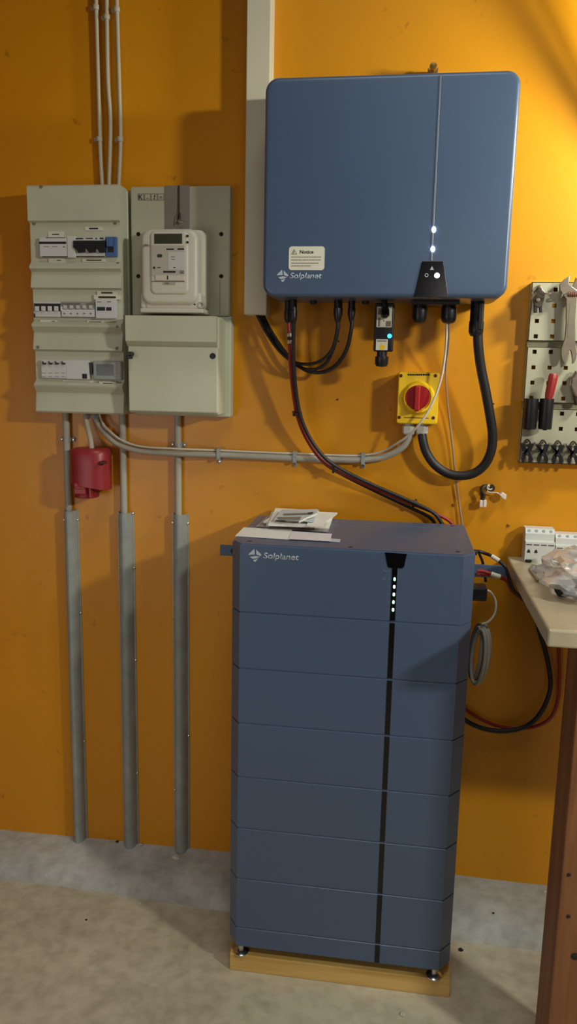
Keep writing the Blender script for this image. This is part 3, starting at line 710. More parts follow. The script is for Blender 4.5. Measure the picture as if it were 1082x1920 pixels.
R_ = cable('battery_lead', 'red battery lead hanging from inverter to the back of battery tower', 'cable', [(541, 600, -.10), (543, 640, -.097), (545, 690, -.086), (551, 745, -.068), (559, 785, -.058), (577, 827, -.047), (605, 864, -.042), (645, 889, -.033), (700, 915, -.023), (760, 940, -.020), (815, 962, -.020), (848, 982, -.020), (856, 1010, -.020)], .0044, 'cable_red')
K_ = cable('battery_lead', 'black battery lead hanging from inverter to the back of battery tower', 'cable', [(551, 602, -.125), (550, 640, -.113), (551, 690, -.098), (556, 742, -.080), (565, 785, -.069), (583, 824, -.058), (611, 860, -.053), (649, 885, -.044), (703, 911, -.034), (763, 937, -.031), (812, 961, -.031), (830, 985, -.031), (835, 1010, -.031)], .0050, 'black_rubber')
cable('sense_lead', 'black thin lead tied along the battery leads to battery tower', 'cable', [(546, 556, -.082), (546, 600, -.084), (545.5, 640, -.0865), (547, 690, -.0755), (552.5, 747, -.0575), (561, 788, -.0475), (579, 830, -.0365), (607, 867, -.0315), (646, 892, -.0225), (700, 919, -.0125), (757, 946, -.0095), (808, 972, -.0095), (822, 1000, -.0095)], .0044, 'black_rubber')
for k, (q, y) in enumerate((((542.5, 628), -.098), ((543, 641), -.097))):
    a = P(q[0], q[1]-2.5, y); b = P(q[0]+.3, q[1]+3.5, y-.0005)
    bm = NB(); lathe(bm, a, b-a, [(0, .0056), ((b-a).length, .0056)], 12); s = finish('marker_sleeve', bm, 'label_paper', R_, True)
p = P(542.7, 634.5, -.0975); bm = NB(); lathe(bm, (p.x, p.y, p.z-.003), (0, 0, 1), [(0, .0056), (.006, .0056)], 12); finish('marker_band', bm, 'black_plastic', R_, True)
for q, y in (((557.5, 776), -.062), ((628, 879), -.041), ((777, 944), -.022)):
    p = P(*q, y); bm = NB()
    lathe(bm, p, {557.5: (.25, .1, -1), 628: (1, .1, -.5), 777: (1, 0, -.42)}[q[0]], [(-.003, .0125), (.003, .0125)], 12)
    box(bm, p.x-.012, p.x-.006, p.y-.01, p.y-.004, p.z+.002, p.z+.008, .001); finish('cable_tie', bm, 'black_rubber', K_, True)
cable('grid_cable', 'thick black cable looping from inverter corner connector to yellow isolator switch', 'cable', [(896, 618, -.11), (897, 650, -.105), (902, 690, -.095), (911, 735, -.085), (919, 780, -.075), (923.5, 815, -.065), (921, 845, -.058), (909, 871, -.05), (889, 887, -.045), (864, 892, -.042), (838, 887, -.04), (815, 871, -.04), (800, 849, -.04), (793.5, 828, -.04), (791, 812, -.038)], .0118, 'black_rubber', n=14)

# ================================================================== ISOLATOR SWITCH
ys = -.066
a, b = P(748, 700, ys), P(822, 795, ys)
SW = thing('isolator_switch', 'yellow isolator switch with red rotary knob mounted under inverter', 'switch', (P(785, 797, ys).x, 0, P(785, 797, ys).z))
bm = NB(); pslab(bm, 746.5, 699, 822, 795.5, -.045, -.001, .006, .001); finish('base_box', bm, 'yellow_plastic', SW, True)
bm = NB(); pslab(bm, 745.5, 697.5, 822.5, 795, ys, -.043, .006, .003); cv = finish('cover', bm, 'yellow_plastic', SW, True)
p = P(785, 746, ys)
bm = NB(); lathe(bm, (p.x, ys+.001, p.z), (0, -1, 0), [(0, .0425), (.004, .042), (.010, .0385), (.014, .036), (.014, .031), (.009, .030), (.009, 0)], 40); finish('collar', bm, 'yellow_plastic', SW, True, 50)
p = P(782.5, 745, ys-.012)
bm = NB(); lathe(bm, (p.x, ys-.006, p.z), (0, -1, 0), [(0, .0305), (.006, .0305), (.009, .029), (.0095, 0)], 36); kb = finish('knob', bm, 'red_knob', SW, True, 50)
bm = NB(); box(bm, p.x-.0065, p.x+.0065, ys-.034, ys-.012, p.z-.034, p.z+.029, .003); finish('grip', bm, 'red_knob', kb)
for q in ((752, 704.5), (816.5, 704.5), (748.5, 782.5), (812.5, 783.5)):
    bm = NB(); lathe(bm, P(*q, ys), (0, -1, 0), [(-.002, .0042), (.0006, .0042), (.0008, .003), (.0002, .0028), (.0002, 0)], 14); finish('cover_screw', bm, 'screw_red', SW, True)
rs = []; x = 764.5
while x < 803: w = random.uniform(2.2, 4.2); rs.append((x, 700.8+random.uniform(0, .4), x+w, 704.3)); x += w+.7
marks('maker_print', rs, ys, 'ink', cv); marks('print', [(757, 782.5, 804, 784.3)], ys, 'bench_edge', cv)
for q in ((766, 804), (791, 804)):
    p = P(*q, -.037); bm = NB(); lathe(bm, (p.x, -.036, p.z+.02), (0, 0, -1), [(0, .0125), (.012, .0125), (.0125, .0165), (.030, .0165), (.034, .0135)], 6); finish('cable_gland', bm, 'gland_grey', SW)

# ================================================================== BATTERY TOWER
yF = -0.40; yB = -0.052
xl0, xl1 = -0.3700, -0.3460; xr1, xr0 = 0.1460, 0.1735
chy = .034
ztop = 1.0955
seam_px = [(737, 1166), (731.7, 1274), (725.2, 1379), (720.3, 1482), (717, 1580), (712, 1676.5), (707.8, 1770), (706, 1806.5)]
zs = [ztop]+[P(x, y, yF).z for x, y in seam_px]
BT = thing('battery_tower', 'tall blue-grey battery tower of stacked modules with green charge lights', 'battery', ((xl0+xr0)/2, (yF+yB)/2, zs[-1]-.02))
def module(z0, z1, name):
    bm = NB(); g = .0014
    pl = [(xl0, yB), (xl0, yF+chy), (xl1, yF), (xr1, yF), (xr0, yF+chy), (xr0, yB)]
    def ring(ins, z):
        cx, cy = (xl0+xr0)/2, (yF+yB)/2
        return [Vector((x-math.copysign(ins, x-cx), y-math.copysign(ins, y-cy), z)) for x, y in pl]
    rings_to_faces(bm, [ring(.0022, z0), ring(.0022, z0+g*.6), ring(.0, z0+g*1.6), ring(0, z1-g*1.6), ring(.0022, z1-g*.6), ring(.0022, z1)])
    return finish(name, bm, 'panel_blue', BT)
xs_ = [P(x, y, yF).x for x, y in [(741, 1100)]+seam_px]
sxb = sum(xs_[1:7])/6
for i in range(len(zs)-1):
    m = module(zs[i+1], zs[i], 'control_module' if i == 0 else ('battery_module' if i < 7 else 'base_module'))
    top = zs[i]-.0028 if i else P(742, 1064, yF).z
    bm = NB(); box(bm, sxb-.0058, sxb+.0058, yF-.0008, yF+.003, zs[i+1]+.0028, top); finish('dark_strip', bm, 'black_gloss', m)
    if i == 0: CM = m
bm = NB(); pprism(bm, [(722, 1036), (763, 1038.5), (757.5, 1063), (754, 1065.5), (729.5, 1064.5), (726.5, 1061)], yF-.0014, yF+.003); finish('indicator_cap', bm, 'black_gloss', CM)
for k, q in enumerate(((740, 1086), (739.3, 1100.3), (738.6, 1114.7), (737.8, 1129), (737, 1143.3))):
    p = P(*q, yF-.001); bm = NB(); slab(bm, p.x-.0024, p.x+.0024, p.z-.0039, p.z+.0039, yF-.0015, yF, .0022); finish('charge_light', bm, 'led_green', CM)
    q2 = P(729.5-.5*k, q[1]-.5, yF); bm = NB(); lathe(bm, (q2.x, yF+.001, q2.z), (0, -1, 0), [(0, .0011), (.0013, .0011), (.0014, 0)], 8); finish('scale_dot', bm, 'ink_dim', CM)
ptext('print', 'Fault', 718.5, 1067.5, 731.5, 1072.5, yF-.0002, 'ink_dim', CM, 0.1); ptext('print', '100', 716.5, 1083, 724, 1087, yF-.0002, 'ink_dim', CM)
emblem(465, 1029, 490, 1053.5, yF-.0003, 'ink_light', CM)
ptext('lettering', 'Solplanet', 493.5, 1037.5, 560, 1052.5, yF-.0002, 'ink_light', CM, 0.15, 0.016)
# top plate with screws and shallow back step
bm = NB(); prism_pts = [(xl0+.003, yB+.002), (xl0+.003, yF+chy), (xl1+.002, yF+.003), (xr1-.002, yF+.003), (xr0-.003, yF+chy), (xr0-.003, yB+.002)]
rings_to_faces(bm, [[Vector((x, y, z)) for x, y in prism_pts] for z in (ztop-.004, ztop+.0014)]); finish('top_plate', bm, 'panel_blue', BT)
bm = NB(); box(bm, xl0+.06, xr0-.02, yB-.055, yB-.049, ztop, ztop+.0022, .0008); finish('top_ridge', bm, 'panel_blue', BT)
for x, y in ((-.33, yF+.03), (-.1, yF+.022), (.135, yF+.03), (.14, yB-.02), (-.34, yB-.02)):
    bm = NB(); lathe(bm, (x, y, ztop+.001), (0, 0, 1), [(0, .005), (.0008, .005), (.0009, .002), (.0009, 0)], 12); finish('cover_screw', bm, 'black_plastic', BT)
# left lifting ear and right bracket plate
a = P(413, 1021, -.20); b = P(431, 1042, -.20)
bm = NB(); box(bm, a.x, xl0+.004, -.203, -.197, b.z, a.z, .002); er = finish('mounting_ear', bm, 'panel_blue', BT)
bm = NB(); lathe(bm, ((a.x+xl0)/2, -.2025, (a.z+b.z)/2), (0, -1, 0), [(0, .007), (.0012, .007), (.0013, 0)], 14); finish('ear_hole', bm, 'ink', er)
a = P(896, 1058, -.07); b = P(949, 1084, -.07)
bm = NB(); box(bm, xr0-.004, b.x, -.074, -.068, b.z, a.z, .001); finish('bracket_plate', bm, 'panel_blue', BT)
bm = NB(); c = P(903, 1110, -.20); box(bm, xr0-.003, P(912, 1108, -.2).x, -.225, -.178, c.z-.017, c.z+.017, .005); finish('side_connector', bm, 'black_plastic', BT)
bm = NB(); c = P(898, 1036, -.14); lathe(bm, (xr0-.004, -.14, c.z), (1, 0, 0), [(0, .010), (.012, .010), (.014, .008), (.030, .007)], 14); finish('terminal_boot', bm, 'black_plastic', BT, True)
bm = NB(); c = P(898, 1072, -.16); lathe(bm, (xr0-.004, -.16, c.z), (1, 0, 0), [(0, .010), (.010, .010), (.020, .007)], 14); finish('terminal_boot', bm, 'red_knob', BT, True)
# levelling feet
zplank = .046
for x, y in ((-.338, yF+.022), (.138, yF+.022), (-.338, yB-.03), (.138, yB-.03)):
    zt = zs[-1]; zb_ = zplank if y < -.2 else .052; bm = NB(); lathe(bm, (x, y, zb_), (0, 0, 1), [(0, .019), (.003, .019), (.006, .014), (.008, .0075), (.010, .0075), (zt-zb_+.004, .0075)], 18); finish('levelling_foot', bm, 'steel_bright', BT, True, 40)

# plank under the battery
a, b = PZ(430, 1818, 0.0), PZ(843, 1871, 0.0)
bm = NB(); yp = (a.y+b.y)/2
box(bm, a.x, b.x, yp, -.206, 0.0, zplank+.0005, .002); tag(finish('support_plank', bm, 'pine'), 'pale pine plank on concrete floor under battery feet', 'plank')

# leads on the right side of the battery
L1 = cable('side_lead', 'black lead with cream marker sleeve bending from battery side under workbench', 'cable', [(898, 1033, -.14), (908, 1037, -.14), (921, 1042, -.15), (937, 1053, -.16), (949, 1066, -.17), (955, 1086, -.16), (966, 1110, -.13), (992, 1128, -.08)], .0042, 'black_rubber')
for a, b, o_ in (((922, 1042.5, -.151), (936, 1051.5, -.16), L1),):
    a, b = P(*a), P(*b); bm = NB(); lathe(bm, a, b-a, [(0, .0055), ((b-a).length, .0055)], 12); finish('marker_sleeve', bm, 'label_paper', o_, True)
L2 = cable('side_lead', 'red lead with white marker sleeve bending from battery side under workbench', 'cable', [(895, 1070, -.16), (905, 1071, -.16), (921, 1076, -.165), (938, 1081, -.165), (951, 1090, -.145), (962, 1109, -.112), (988, 1130, -.060)], .0044, 'cable_red')
a, b = P(921, 1076, -.165), P(937.5, 1081, -.165); bm = NB(); tube(bm, [a, P(929, 1078.9, -.1668), b], .0060, 12, 4); finish('marker_sleeve', bm, 'label_paper', L2, True, 60)
cable('side_lead', 'second thin red lead without sleeve at side of battery', 'cable', [(893, 1076, -.16), (905, 1077.5, -.15), (920, 1079, -.14), (938, 1084, -.12), (955, 1092, -.10)], .0032, 'cable_red')
cable('side_lead', 'short black lead dropping behind bracket plate at battery side', 'cable', [(896, 1033, -.12), (899, 1039, -.10), (902, 1046, -.075), (905, 1054, -.056), (908, 1070, -.045), (911, 1090, -.03)], .0036, 'black_rubber')
cable('network_lead', 'thin white lead curling out of black side connector on battery', 'cable', [(908, 1106, -.20), (918, 1109, -.20), (926, 1119, -.19), (930, 1132, -.19), (928, 1150, -.195), (917, 1165, -.20), (904, 1170, -.20)], .0028, 'cable_white')
# hanging coil of grey cable
bm = NB()
c = P(900, 1229, -.20)
for k, (ox, oy, rx, rz, ph) in enumerate(((0, 0, 1.0, 1.0, 0), (-.005, -.012, .80, .98, .2), (-.009, .012, .62, .96, .35), (.004, .022, 1.05, 1.03, -.1), (-.004, .030, .8, 1.0, .1))):
    pts = []
    for i in range(25):
        t = 2*math.pi*i/24+ph
        pts.append(Vector((c.x+ox+.0155*math.cos(t)*rx+.005*math.sin(t), c.y+oy-.035*math.cos(t)*rx, c.z+.070*rz*math.sin(t))))
    tube(bm, pts, .0048, 8, 3)
tag(finish('cable_coil', bm, 'cable_grey', smooth=True, angle=60), 'coil of grey cable hanging at the side of battery tower', 'cable')
cable('loop_cable', 'black cable hanging in wide loop from workbench behind battery tower', 'cable', [(1004, 1128, -.05), (1006, 1155, -.035), (1012, 1185, -.025), (1022, 1218, -.02), (1031, 1262, -.022), (1031, 1295, -.024), (1016, 1333, -.026), (990, 1360, -.026), (955, 1370, -.026), (920, 1369, -.026), (890, 1360, -.026), (866, 1345, -.026), (845, 1320, -.026)], .0062, 'black_rubber')
cable('loop_cable', 'red cable hanging in wide loop from workbench behind battery tower', 'cable', [(1047, 1190, -.012), (1048, 1230, -.012), (1049, 1270, -.012), (1046, 1312, -.012), (1033, 1345, -.012), (1005, 1362, -.012), (965, 1366, -.010), (930, 1360, -.010), (900, 1347, -.012), (872, 1328, -.015), (850, 1300, -.016)], .0046, 'cable_red')

# ================================================================== PAPERS ON THE BATTERY
def sheet(name, label, px, z, th, mat, cat='paper', wob=.0, group=None, shift=0):
    """px = outline in photo pixels lying on height z"""
    q = [PZ(x, y, z) for x, y in px]
    bm = NB()
    a = [bm.verts.new((p.x, min(p.y, -.022), z+(wob*random.random()))) for p in q]; b = [bm.verts.new((v.co.x, v.co.y, v.co.z+th)) for v in a]
    n = len(a)
    bm.faces.new(a[::-1]); bm.faces.new(b)
    for i in range(n): bm.faces.new((a[i], a[(i+1) % n], b[(i+1) % n], b[i]))
    return tag(finish(name, bm, mat), label, cat, group)
zp = ztop+.0024
sheet('cardboard_sheet', 'grey-brown cardboard sheet under the papers on battery tower', [(505, 966), (625, 970), (615, 998.5), (480, 988)], zp, .002, 'paper_card', 'cardboard'); 
c1 = sheet('instruction_sheet', 'long white paper strip along front edge of battery top', [(457, 989.5), (548, 994), (542, 1012), (441, 1005.5)], zp, .0012, 'paper')
c2 = sheet('instruction_sheet', 'pale pinkish paper strip beside long white strip on battery top', [(547, 996.5), (622.5, 1001.5), (619, 1015), (541, 1011)], zp+.0013, .0010, 'paper_pink')
sheet('clear_strip', 'narrow pale plastic strip sticking out from under pinkish paper on battery', [(619, 1010), (639, 1011.5), (637, 1017), (617, 1015.5)], zp, .0008, 'paper_blue', 'plastic strip')
z = zp+.0022
sheet('leaflet', 'lowest white leaflet of the pile on battery top', [(515, 956), (628, 962), (617.5, 991), (499, 987)], z, .0048, 'paper', group=None); z += .0049
sheet('leaflet', 'white leaflet with a sharp far corner in pile on battery top', [(533, 951), (633, 963), (614, 979), (494, 981)], z, .0044, 'paper'); z += .0045
sheet('leaflet', 'white leaflet folded at an angle in pile on battery top', [(520, 952), (600, 955), (604, 990), (503, 986)], z, .0044, 'paper'); z += .0045
sheet('leaflet', 'small white leaflet with crumpled edge in pile on battery top', [(586, 960), (617, 969), (605, 990.5), (575, 987)], z, .0034, 'paper', wob=.001); z += .0046
bagp = sheet('plastic_bag', 'flat clear plastic bag with grey print on top of paper pile', [(528, 958), (596, 957), (588, 980), (515, 976)], z, .003, 'paper_blue', 'plastic bag', wob=.002)
for r in ([(532, 963), (588, 961.5), (586, 963.5), (532, 965.5)], [(520, 970), (565, 969), (562, 974), (524, 974)], [(577, 961), (588, 960), (587, 963), (577, 963.5)], [(535, 976), (560, 977), (558, 978.5), (536, 978)]):
    q = [PZ(x, y, z+.006) for x, y in r]; bm = NB(); a = [bm.verts.new(p) for p in q]; b = [bm.verts.new(p+Vector((0, 0, .0006))) for p in q]
    bm.faces.new(a[::-1]); bm.faces.new(b)
    for i in range(4): bm.faces.new((a[i], a[(i+1) % 4], b[(i+1) % 4], b[i]))
    finish('print', bm, 'ink_grey', bagp)
for k in range(3):
    a = PZ(561+k*4, 979-k*1.5, z+.005); b = PZ(588+k*3, 968-k*2, z+.008)
    bm = NB(); tube(bm, [a, (a+b)/2+Vector((0, 0, .002)), b], .0022, 6, 4); finish('fold', bm, 'paper', bagp, True)

# ================================================================== PERFORATED TOOL PANELS
ypg = -.032; pitch = .0403; hole = .0098
p0 = P(1007, 602, ypg); p1 = P(1037, 602, ypg)
hx0 = (p0.x+P(1000, 689, ypg).x+P(1005, 631, ypg).x+P(998, 717, ypg).x)/4
pitch = (P(1060.5, 690, ypg).x-P(1000, 689, ypg).x)/2
xL = (P(997, 531, ypg).x+P(975, 865, ypg).x)/2
NCOL = 9
def peg_panel(name, label, rows_px, top_px, bot_px):
    zt = P(1030, top_px, ypg).z; zb = P(1030, bot_px, ypg).z
    cols = [hx0+pitch*i for i in range(NCOL)]; xR = cols[-1]+.02
    zr = [P(1030, r, ypg).z for r in rows_px]
    T = thing(name, label, 'tool panel', ((xL+xR)/2, 0, zb), 'perforated tool panels')
    bm = NB(); h = hole/2
    xs = [xL]+[v for c in cols for v in (c-h, c+h)]+[xR]; zz = [zb]+[v for r in sorted(zr) for v in (r-h, r+h)]+[zt]
    g = [[bm.verts.new((x, ypg, z)) for z in zz] for x in xs]; gb = [[bm.verts.new((x, ypg+.0014, z)) for z in zz] for x in xs]
    for i in range(len(xs)-1):
        for j in range(len(zz)-1):
            if i % 2 == 1 and j % 2 == 1:
                for (a, b) in (((i, j), (i+1, j)), ((i+1, j), (i+1, j+1)), ((i+1, j+1), (i, j+1)), ((i, j+1), (i, j))):
                    bm.faces.new((g[a[0]][a[1]], g[b[0]][b[1]], gb[b[0]][b[1]], gb[a[0]][a[1]]))
            else:
                bm.faces.new((g[i][j], g[i+1][j], g[i+1][j+1], g[i][j+1])); bm.faces.new((gb[i][j], gb[i][j+1], gb[i+1][j+1], gb[i+1][j]))
    finish('perforated_sheet', bm, 'peg_panel', T)
    bm = NB(); t = .0014
    box(bm, xL, xL+t, ypg, 0, zb, zt); box(bm, xR-t, xR, ypg, 0, zb, zt); box(bm, xL, xR, ypg, -.001, zt-t, zt); box(bm, xL, xR, ypg, -.001, zb, zb+t)
    finish('folded_rim', bm, 'peg_panel', T)
    return xR, zt, zb
a1 = peg_panel('tool_panel', 'uppermost perforated cream tool panel, with wrench and hooked pliers hung on it', (543, 573, 602, 631), 529, 639.5)
a2 = peg_panel('tool_panel', 'middle perforated cream tool panel, behind red handled tool', (660, 689.3, 718, 747), 651, 755.5)
a3 = peg_panel('tool_panel', 'lowest perforated cream tool panel, with row of spring clamps', (775, 803.5), 767, 869)
for (zA, zB, lb) in ((a1[2], a2[1], 'dull metal rail joining uppermost and middle tool panels'), (a2[2], a3[1], 'dull metal rail joining middle and lowest tool panels')):
    bm = NB(); box(bm, xL, a1[0], -.022, 0, zB, zA); o = tag(finish('panel_rail', bm, 'peg_rail'), lb, 'rail')

# adjustable wrench with open fork end
yw = -.060
W = thing('wrench', 'large steel adjustable wrench with forked lower end hanging on tool panel', 'wrench', (P(1068, 682, yw).x, yw, P(1068, 682, yw).z))
bm = NB(); pprism(bm, [(1069, 516), (1060, 522), (1049.4, 533), (1050.3, 543.6), (1056, 553), (1064, 560), (1062.5, 609), (1061.5, 634), (1056, 643), (1053.3, 651), (1052.8, 664.5), (1055, 676), (1058.3, 681.8), (1060.5, 680), (1062, 672), (1064, 668), (1067, 662), (1066, 656), (1070, 653.5), (1073, 658.5), (1074.6, 668.5), (1074, 682), (1077, 680), (1080.5, 672), (1082.5, 662), (1081, 650), (1077.5, 639), (1078.5, 600), (1079.5, 568), (1083, 556), (1084, 545), (1074, 538), (1064.5, 534)], yw, yw+.013, .0015); finish('handle_and_fixed_jaw', bm, 'steel_tool', W)
bm = NB(); pprism(bm, [(1074, 538), (1080.5, 520), (1092, 524), (1097, 536), (1094, 550), (1084, 556), (1079, 550)], yw+.001, yw+.012, .0012); finish('moving_jaw', bm, 'steel_tool', W)
q = P(1076, 552, yw); bm = NB(); lathe(bm, (q.x-.014, yw+.003, q.z), (1, 0, 0), [(0, .0065)]+[(t*.0022+.001, .0075 if t % 2 else .006) for t in range(9)]+[(.022, .0065)], 14); finish('adjusting_screw', bm, 'rust', W, True)
bm = NB(); pslab(bm, 1066, 572, 1075, 632, yw-.0006, yw+.002, .004); finish('handle_recess', bm, 'steel_tool', W)
bm = NB(); tube(bm, [P(1055, 558, ypg), P(1054, 558.5, -.046), P(1053, 557, -.062), P(1056, 552, -.067), P(1062, 550, -.067)], .0024, 8, 5); tag(finish('panel_hook', bm, 'steel_bright', smooth=True, angle=60), 'bright wire hook holding the wrench on tool panel', 'hook')

# pliers on their hook
yq = -.052
PL = thing('pliers', 'small dark pliers hanging at top corner of tool panel', 'pliers', (P(1010, 585, yq).x, yq, P(1010, 585, yq).z))
for nm, pts in (('jaw', [(1001, 547), (1007, 540), (1017, 540), (1023, 549), (1020, 562), (1017, 575), (1010, 577), (1003, 574), (1000, 560)]),):
    bm = NB(); pprism(bm, pts, yq-.004, yq+.008, .0015); finish(nm, bm, 'wire_dark', PL)
q = P(1009, 562, yq-.005); bm = NB(); lathe(bm, q, (0, -1, 0), [(-.002, .0055), (.002, .005), (.0025, 0)], 14); finish('pivot', bm, 'steel_tool', PL, True)
bm = NB(); pprism(bm, [(1001.5, 570), (1008.5, 570), (1008, 586), (1001, 586)], yq-.003, yq+.006, .0015); finish('handle', bm, 'black_rubber', PL)
bm = NB(); pprism(bm, [(1010.5, 570), (1017, 570), (1017.5, 585), (1011.5, 586)], yq-.003, yq+.006, .0015); finish('handle', bm, 'black_rubber', PL)
bm = NB(); tube(bm, [P(997, 560, yq), P(1001, 553, yq-.004), P(1006, 549, yq-.006)], .004, 8, 4); finish('side_lever', bm, 'steel_tool', PL, True)
bm = NB(); tube(bm, [P(1012, 535.5, ypg), P(1012, 535.5, -.050), P(1013, 538, -.062), P(1018, 546, -.065), P(1024, 550, -.065), P(1032, 551, -.065), P(1039, 549, -.067)], .0026, 8, 5); tag(finish('panel_hook', bm, 'steel_bright', smooth=True, angle=60), 'bright wire hook with raised tip holding pliers on tool panel', 'hook')

# two black tool cups and the red handled tool
yc = -.070
for k, (l, r_, lb) in enumerate(((983.5, 1011, 'empty black tube holder on tool panel, beside the one with red tool'), (1012.5, 1040, 'black tube holder on tool panel with red tool standing in it'))):
    a, b = P(l, 750, yc), P(r_, 750, yc); rad = (b.x-a.x)/2*.98; c = (a+b)/2; z1, z0 = P((l+r_)/2, 748.5, yc).z, P((l+r_)/2, 805, yc).z
    T = thing('tube_holder', lb, 'tool holder', (c.x, yc, z0), 'black tube holders')
    bm = NB(); lathe(bm, (c.x, yc+rad*.2, z0), (0, 0, 1), [(0, rad*.9), (.003, rad*.96), (z1-z0, rad), (z1-z0+.0005, rad*.86), (.012, rad*.80), (.012, 0)], 26); finish('cup', bm, 'black_plastic', T, True, 40)
    bm = NB(); box(bm, c.x-.008, c.x+.008, yc+rad*.9, ypg, z1-.03, z1-.004, .001); finish('mounting_tab', bm, 'black_plastic', T)
    bm = NB(); 
    rr = [[Vector((c.x+r*math.cos(2*math.pi*i/26), yc+rad*.2+r*math.sin(2*math.pi*i/26), z1+h_)) for i in range(26)] for r, h_ in ((rad, 0), (rad*1.0, .0012), (rad*.9, .0012), (rad*.9, 0))]
    rings_to_faces(bm, rr, False); finish('rim', bm, 'steel_tool' if False else 'black_rubber', T, True)
    cup = (c.x, yc+rad*.2, z0)
a = Vector((cup[0]-.005, cup[1], cup[2]+.0125)); b = P(1038.5, 701, -.066)
bm = NB(); d = (b-a); L = d.length; lathe(bm, a, d, [(0, .0070), (L*.3, .0080), (L*.52, .0092), (L*.60, .0112), (L*.9, .0118), (L*.97, .0112), (L, .009), (L, 0)], 10); tag(finish('red_tool_handle', bm, 'cable_red', smooth=True, angle=30), 'red plastic tool handle standing in black tube holder', 'tool')
# spring clamps on the lowest panel
for k, (x, lb) in enumerate(((988.5, 'black spring clamp at the end of row, under empty tube holder'), (1018, 'black spring clamp under the tube holder with red tool'), (1046, 'black spring clamp second from the wall end of row'), (1075, 'black spring clamp at far end of row beyond tube holders'))):
    yy = -.052; y0 = 832+k*1.2
    T = thing('spring_clamp', ['black spring clamp hung under the empty tube holder', 'black spring clamp hung under the tube holder with red tool', 'black spring clamp hung just past the tube holder with red tool', 'black spring clamp hung farthest from the tube holders'][k], 'clamp', (P(x, 868, yy).x, yy, P(x, 868, yy).z), 'spring clamps on the lowest tool panel')
    for s in (-1, 1):
        bm = NB(); pprism(bm, [(x+s*13, y0), (x+s*2.5, y0), (x+s*3, y0+8), (x-s*1, y0+17), (x-s*4, y0+26), (x-s*5, y0+35), (x-s*8, y0+37), (x-s*11, y0+28), (x-s*8, y0+19), (x+s*8, y0+14)][::s], yy-(.004 if s > 0 else 0), yy+(.004 if s < 0 else 0)+.004, .001); finish('clamp_arm', bm, 'black_plastic', T)
    bm = NB(); lathe(bm, P(x, y0+19, yy-.006), (0, -1, 0), [(-.014, .0042), (.003, .0042), (.0035, 0)], 12); finish('pivot', bm, 'black_rubber', T)
    bm = NB(); q = P(x, y0, yy); tube(bm, [P(x-7, y0+1, yy), P(x-4, y0-5, yy), P(x, y0-8, yy), P(x+4, y0-5, yy), P(x+7, y0+1, yy)], .0022, 7, 4); tube(bm, [P(x, y0-3, ypg+.002), P(x, y0-4, yy-.004)], .0022, 7, 4, False); finish('spring', bm, 'wire_dark', T, True)
bm = NB(); tube(bm, [P(976, 834, -.040), P(1010, 834.5, -.040), P(1050, 836, -.040), P(1110, 838, -.040)], .0016, 7, 4)
tube(bm, [P(1004, 834.5, -.040), P(1004, 830, ypg)], .0016, 7, 3, False); tube(bm, [P(1063, 836.3, -.040), P(1063, 832, ypg)], .0016, 7, 3, False)
tag(finish('hanging_rail', bm, 'steel_tool', smooth=True, angle=60), 'thin metal rod behind the black spring clamps', 'rail')
# dark tool cut off by the frame edge, middle panel
yy = -.058
T = thing('hand_tool', 'dark metal hand tool hanging on middle tool panel near its far side', 'tool', (P(1080, 750, yy).x, yy, P(1080, 757, yy).z))
bm = NB(); pprism(bm, [(1081, 695), (1073.5, 708), (1075, 722), (1074, 733), (1079, 744), (1092, 745), (1098, 725), (1095, 700)], yy, yy+.02, .004); finish('head', bm, 'steel_tool', T)
bm = NB(); pprism(bm, [(1076, 738), (1080, 760), (1090, 760), (1094, 738)], yy+.004, yy+.02, .003); finish('handle', bm, 'wire_dark', T)

# ================================================================== LOOSE WIRES AND SCREWS IN THE WALL
q = P(908, 917, 0)
LW = thing('loose_wires', 'loose capped wires sticking out of a wall hole above the workbench', 'wires', (q.x, 0, P(905, 950, 0).z))
bm = NB(); lathe(bm, P(921, 915, -.0008), (0, -1, 0), [(-.001, .010), (.0008, .010), (.0009, 0)], 16); finish('wall_hole', bm, 'wire_dark', LW)
bm = NB(); tube(bm, [P(919, 915, .004), P(914, 913, -.018), P(907, 913, -.026), P(904, 920, -.028), P(908, 927, -.026), P(906, 936, -.022), P(905, 942, -.020)], .0042, 8, 5)
tube(bm, [P(919, 914, .004), P(910, 910, -.016), P(903, 914, -.022), P(903, 926, -.022), P(903, 940, -.018)], .0034, 8, 5); finish('twisted_wire', bm, 'wire_dark', LW, True)
bm = NB(); tube(bm, [P(922, 915, .004), P(922, 917, -.016), P(917, 917.5, -.022), P(913.5, 915, -.024), P(915, 910.5, -.022), P(918, 909.5, -.018), P(914, 921, -.02), P(920, 923, -.02), P(932, 924, -.020), P(939, 929, -.018)], .0017, 7, 5); finish('white_wire', bm, 'cable_white', LW, True)
for x in (902.5, 909.5):
    bm = NB(); pbox(bm, x-3, 938, x+3, 951, -.028, -.014, .0015); finish('terminal_cap', bm, 'terminal', LW)
bm = NB(); pprism(bm, [(936.5, 928), (942, 923), (950, 928), (949, 937), (944, 936)], -.028, -.012, .0015); finish('terminal_cap', bm, 'terminal', LW)
for q, m_, lb in (((850, 947), 'brass', 'small brass screw in wall above battery tower, beside thin cable'), ((633, 749), 'dark_chip', 'tiny dark nail in wall beside the battery leads'), ((925.5, 757), 'dark_chip', 'tiny dark nail in wall beside thick black cable loop'), ((635, 640), 'dark_chip', 'tiny dark nail in wall inside the solar cable loops'), ((953, 985), 'brass', 'tiny brass screw in wall above battery bracket plate')):
    bm = NB(); screw(bm, P(*q, 0), .0045 if m_ == 'brass' else .0022, h=.004); tag(finish('wall_screw', bm, m_, smooth=True), lb, 'screw')

